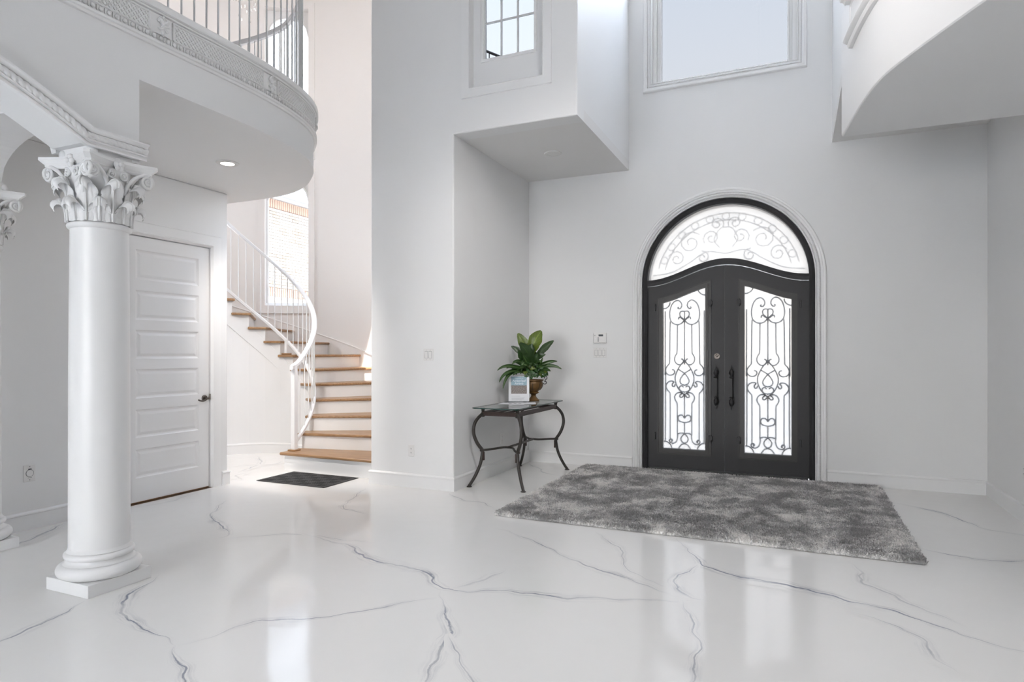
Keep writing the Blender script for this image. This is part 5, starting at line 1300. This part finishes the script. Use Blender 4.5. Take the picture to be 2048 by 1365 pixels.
MB().prism([(-0.014, -0.036), (0.014, -0.036), (0.014, -0.034), (-0.014, -0.034)], f7, 0.004, 0.008).build('slot', DARKP, t)
for sg in (1, -1): MB().tube([f7(0, sg*0.052, 0.004), f7(0, sg*0.052, 0.0075)], 0.0032, 8).build('screw', DARKP, t)
f8 = lambda a, b, h: (-2.205+a, YB-h, 1.575+b)
t = thing('alarm_keypad', 'white alarm keypad with small dark display', 'keypad', (-2.205, YB, 1.575))
MB().prism([(-0.083, -0.063), (0.083, -0.063), (0.083, 0.063), (-0.083, 0.063)], f8, 0.0, 0.026).build('body', PLASTIC, t, bevel=0.008)
MB().prism([(-0.015, 0.020), (0.042, 0.020), (0.042, 0.043), (-0.015, 0.043)], f8, 0.025, 0.0268).build('display', DARKP, t)
MB().prism([(-0.02, -0.055), (0.07, -0.055), (0.07, 0.010), (-0.005, 0.010)], f8, 0.025, 0.028).build('flap', PLASTIC, t, bevel=0.002)
for k in range(4): MB().prism([(-0.027, 0.006-0.0135*k), (-0.010, 0.006-0.0135*k), (-0.010, -0.004-0.0135*k), (-0.027, -0.004-0.0135*k)], f8, 0.026, 0.0295).build('button', GREYP, t)
MB().prism([(-0.066, 0.026), (-0.056, 0.026), (-0.056, 0.036), (-0.066, 0.036)], f8, 0.025, 0.0268).build('speaker_slot', GREYP, t)
MB().prism([(-0.058, -0.012), (-0.048, -0.012), (-0.048, -0.006), (-0.058, -0.006)], f8, 0.025, 0.0268).build('indicator', PWHITE, t)

# ================================================================== RUG AND MAT
RG = thing('rug', 'large mottled grey shag rug before the entry door', 'rug', (-0.80, 6.2, 0))
rx0, rx1, ry0, ry1 = -2.375, 0.785, 4.92, 7.52
MB().box(rx0+0.012, rx1-0.012, ry0+0.012, ry1-0.012, 0.0006, 0.022).build('backing', RUGM, RG, bevel=0.008)
rng = np.random.default_rng(3); NTF = 150000
X_ = rng.uniform(rx0+0.008, rx1-0.008, NTF); Y_ = rng.uniform(ry0+0.008, ry1-0.008, NTF)
ang = rng.uniform(0, 2*PI, NTF); wd = rng.uniform(0.004, 0.0075, NTF); ht = rng.uniform(0.016, 0.030, NTF); ln = rng.uniform(0.0, 0.018, NTF); la = rng.uniform(0, 2*PI, NTF)
edge = np.minimum(np.minimum(X_-rx0, rx1-X_), np.minimum(Y_-ry0, ry1-Y_)); zb0 = np.where(edge < 0.02, 0.002+edge*0.7, 0.016)
dx, dy = np.cos(ang)*wd, np.sin(ang)*wd; ox, oy = np.cos(la)*ln, np.sin(la)*ln
V = np.empty((NTF, 4, 3)); 
V[:, 0] = np.stack([X_-dx, Y_-dy, zb0], 1); V[:, 1] = np.stack([X_+dx, Y_+dy, zb0], 1)
V[:, 2] = np.stack([X_+ox+dx*0.6, Y_+oy+dy*0.6, zb0+ht*0.85], 1); V[:, 3] = np.stack([X_+ox-dx*0.6, Y_+oy-dy*0.6, zb0+ht], 1)
me = bpy.data.meshes.new('pile'); me.vertices.add(NTF*4); me.vertices.foreach_set('co', (V-np.array([-0.80, 6.2, 0])).reshape(-1))
me.loops.add(NTF*4); me.loops.foreach_set('vertex_index', np.arange(NTF*4, dtype=np.int32)); me.polygons.add(NTF); me.polygons.foreach_set('loop_start', np.arange(0, NTF*4, 4, dtype=np.int32)); me.update(calc_edges=True)
me.materials.append(RUGM); po = bpy.data.objects.new('pile', me); COL.objects.link(po); po.parent = RG; po['kind'] = 'stuff'

MT = thing('doormat', 'black rubber doormat at the foot of the stairs', 'doormat', (-4.9, 5.5, 0))
mx0, mx1, my0, my1 = -5.375, -4.445, 5.215, 5.785
MB().box(mx0, mx1, my0, my1, 0.0006, 0.007).build('base', RUBBER, MT, bevel=0.003)
m = MB()
for j in range(11):
    for i in range(34):
        if (i//5+j//2) % 2 == 0:
            x = mx0+0.06+i*0.0245; y = my0+0.05+j*0.047; m.obox((x, y, 0.0075), (0.5, 0.86, 0), (-0.86, 0.5, 0), (0, 0, 1), 0.018, 0.0055, 0.0025)
        else:
            x = mx0+0.06+i*0.0245; y = my0+0.05+j*0.047; m.obox((x, y, 0.0070), (0.5, -0.86, 0), (0.86, 0.5, 0), (0, 0, 1), 0.014, 0.004, 0.0015)
o = m.build('tread_pattern', RUBBER, MT); o['kind'] = 'stuff'

# ================================================================== NEIGHBOUR HOUSE SEEN THROUGH THE STAIR WINDOW
NX = -12.3
NH = thing('neighbor_house', 'sunlit pale brick house outside the stairwell window', 'house', (NX, 13.0, -0.2))
MB().box(NX-0.5, NX-0.02, 8.5, 19.0, -0.2, 5.35).build('wall', MORTAR, NH)
rf = MB(); rf.add([(NX+0.25, 8.5, 5.50), (NX+0.25, 19.0, 5.50), (NX-4.5, 19.0, 8.4), (NX-4.5, 8.5, 8.4), (NX+0.25, 8.5, 5.40), (NX+0.25, 19.0, 5.40), (NX-4.5, 19.0, 8.3), (NX-4.5, 8.5, 8.3)], [(0, 1, 2, 3), (7, 6, 5, 4), (0, 4, 5, 1), (1, 5, 6, 2), (2, 6, 7, 3), (3, 7, 4, 0)]); rf.build('roof', ROOFM, NH)
MB().box(NX-0.3, NX+0.10, 8.5, 19.0, 5.35, 5.50).build('eave', TRIM, NH)
def brickmesh(name, l, h, m_):
    me = MB().box(-0.03, 0.02, -l/2, l/2, -h/2, h/2).mesh(name); me.materials.append(m_); return me
bw = brickmesh('brick', 0.215, 0.068, BRICKW); bt = brickmesh('brick', 0.215, 0.068, mat('tan brick', (0.50, 0.42, 0.34), 0.85, var=0.2)); bs = brickmesh('brick', 0.062, 0.215, BRICKR)
rb = random.Random(11); nb = 0
def addb(me, y, z):
    o = bpy.data.objects.new('brick', me); COL.objects.link(o); o.parent = NH; o.location = (0, y-13.0, z+0.2)
y0_, y1_ = 11.9, 14.1
y = y0_
while y < y1_: addb(bs, y, 5.22); y += 0.075
y = y0_
while y < y1_: addb(bs, y, 2.95); y += 0.075
for j in range(26):
    z = 5.06-j*0.078
    if z < 3.10: break
    y = y0_+(0.11 if j % 2 else 0)
    while y < y1_:
        addb(bt if rb.random() < 0.16 else bw, y, z); y += 0.228
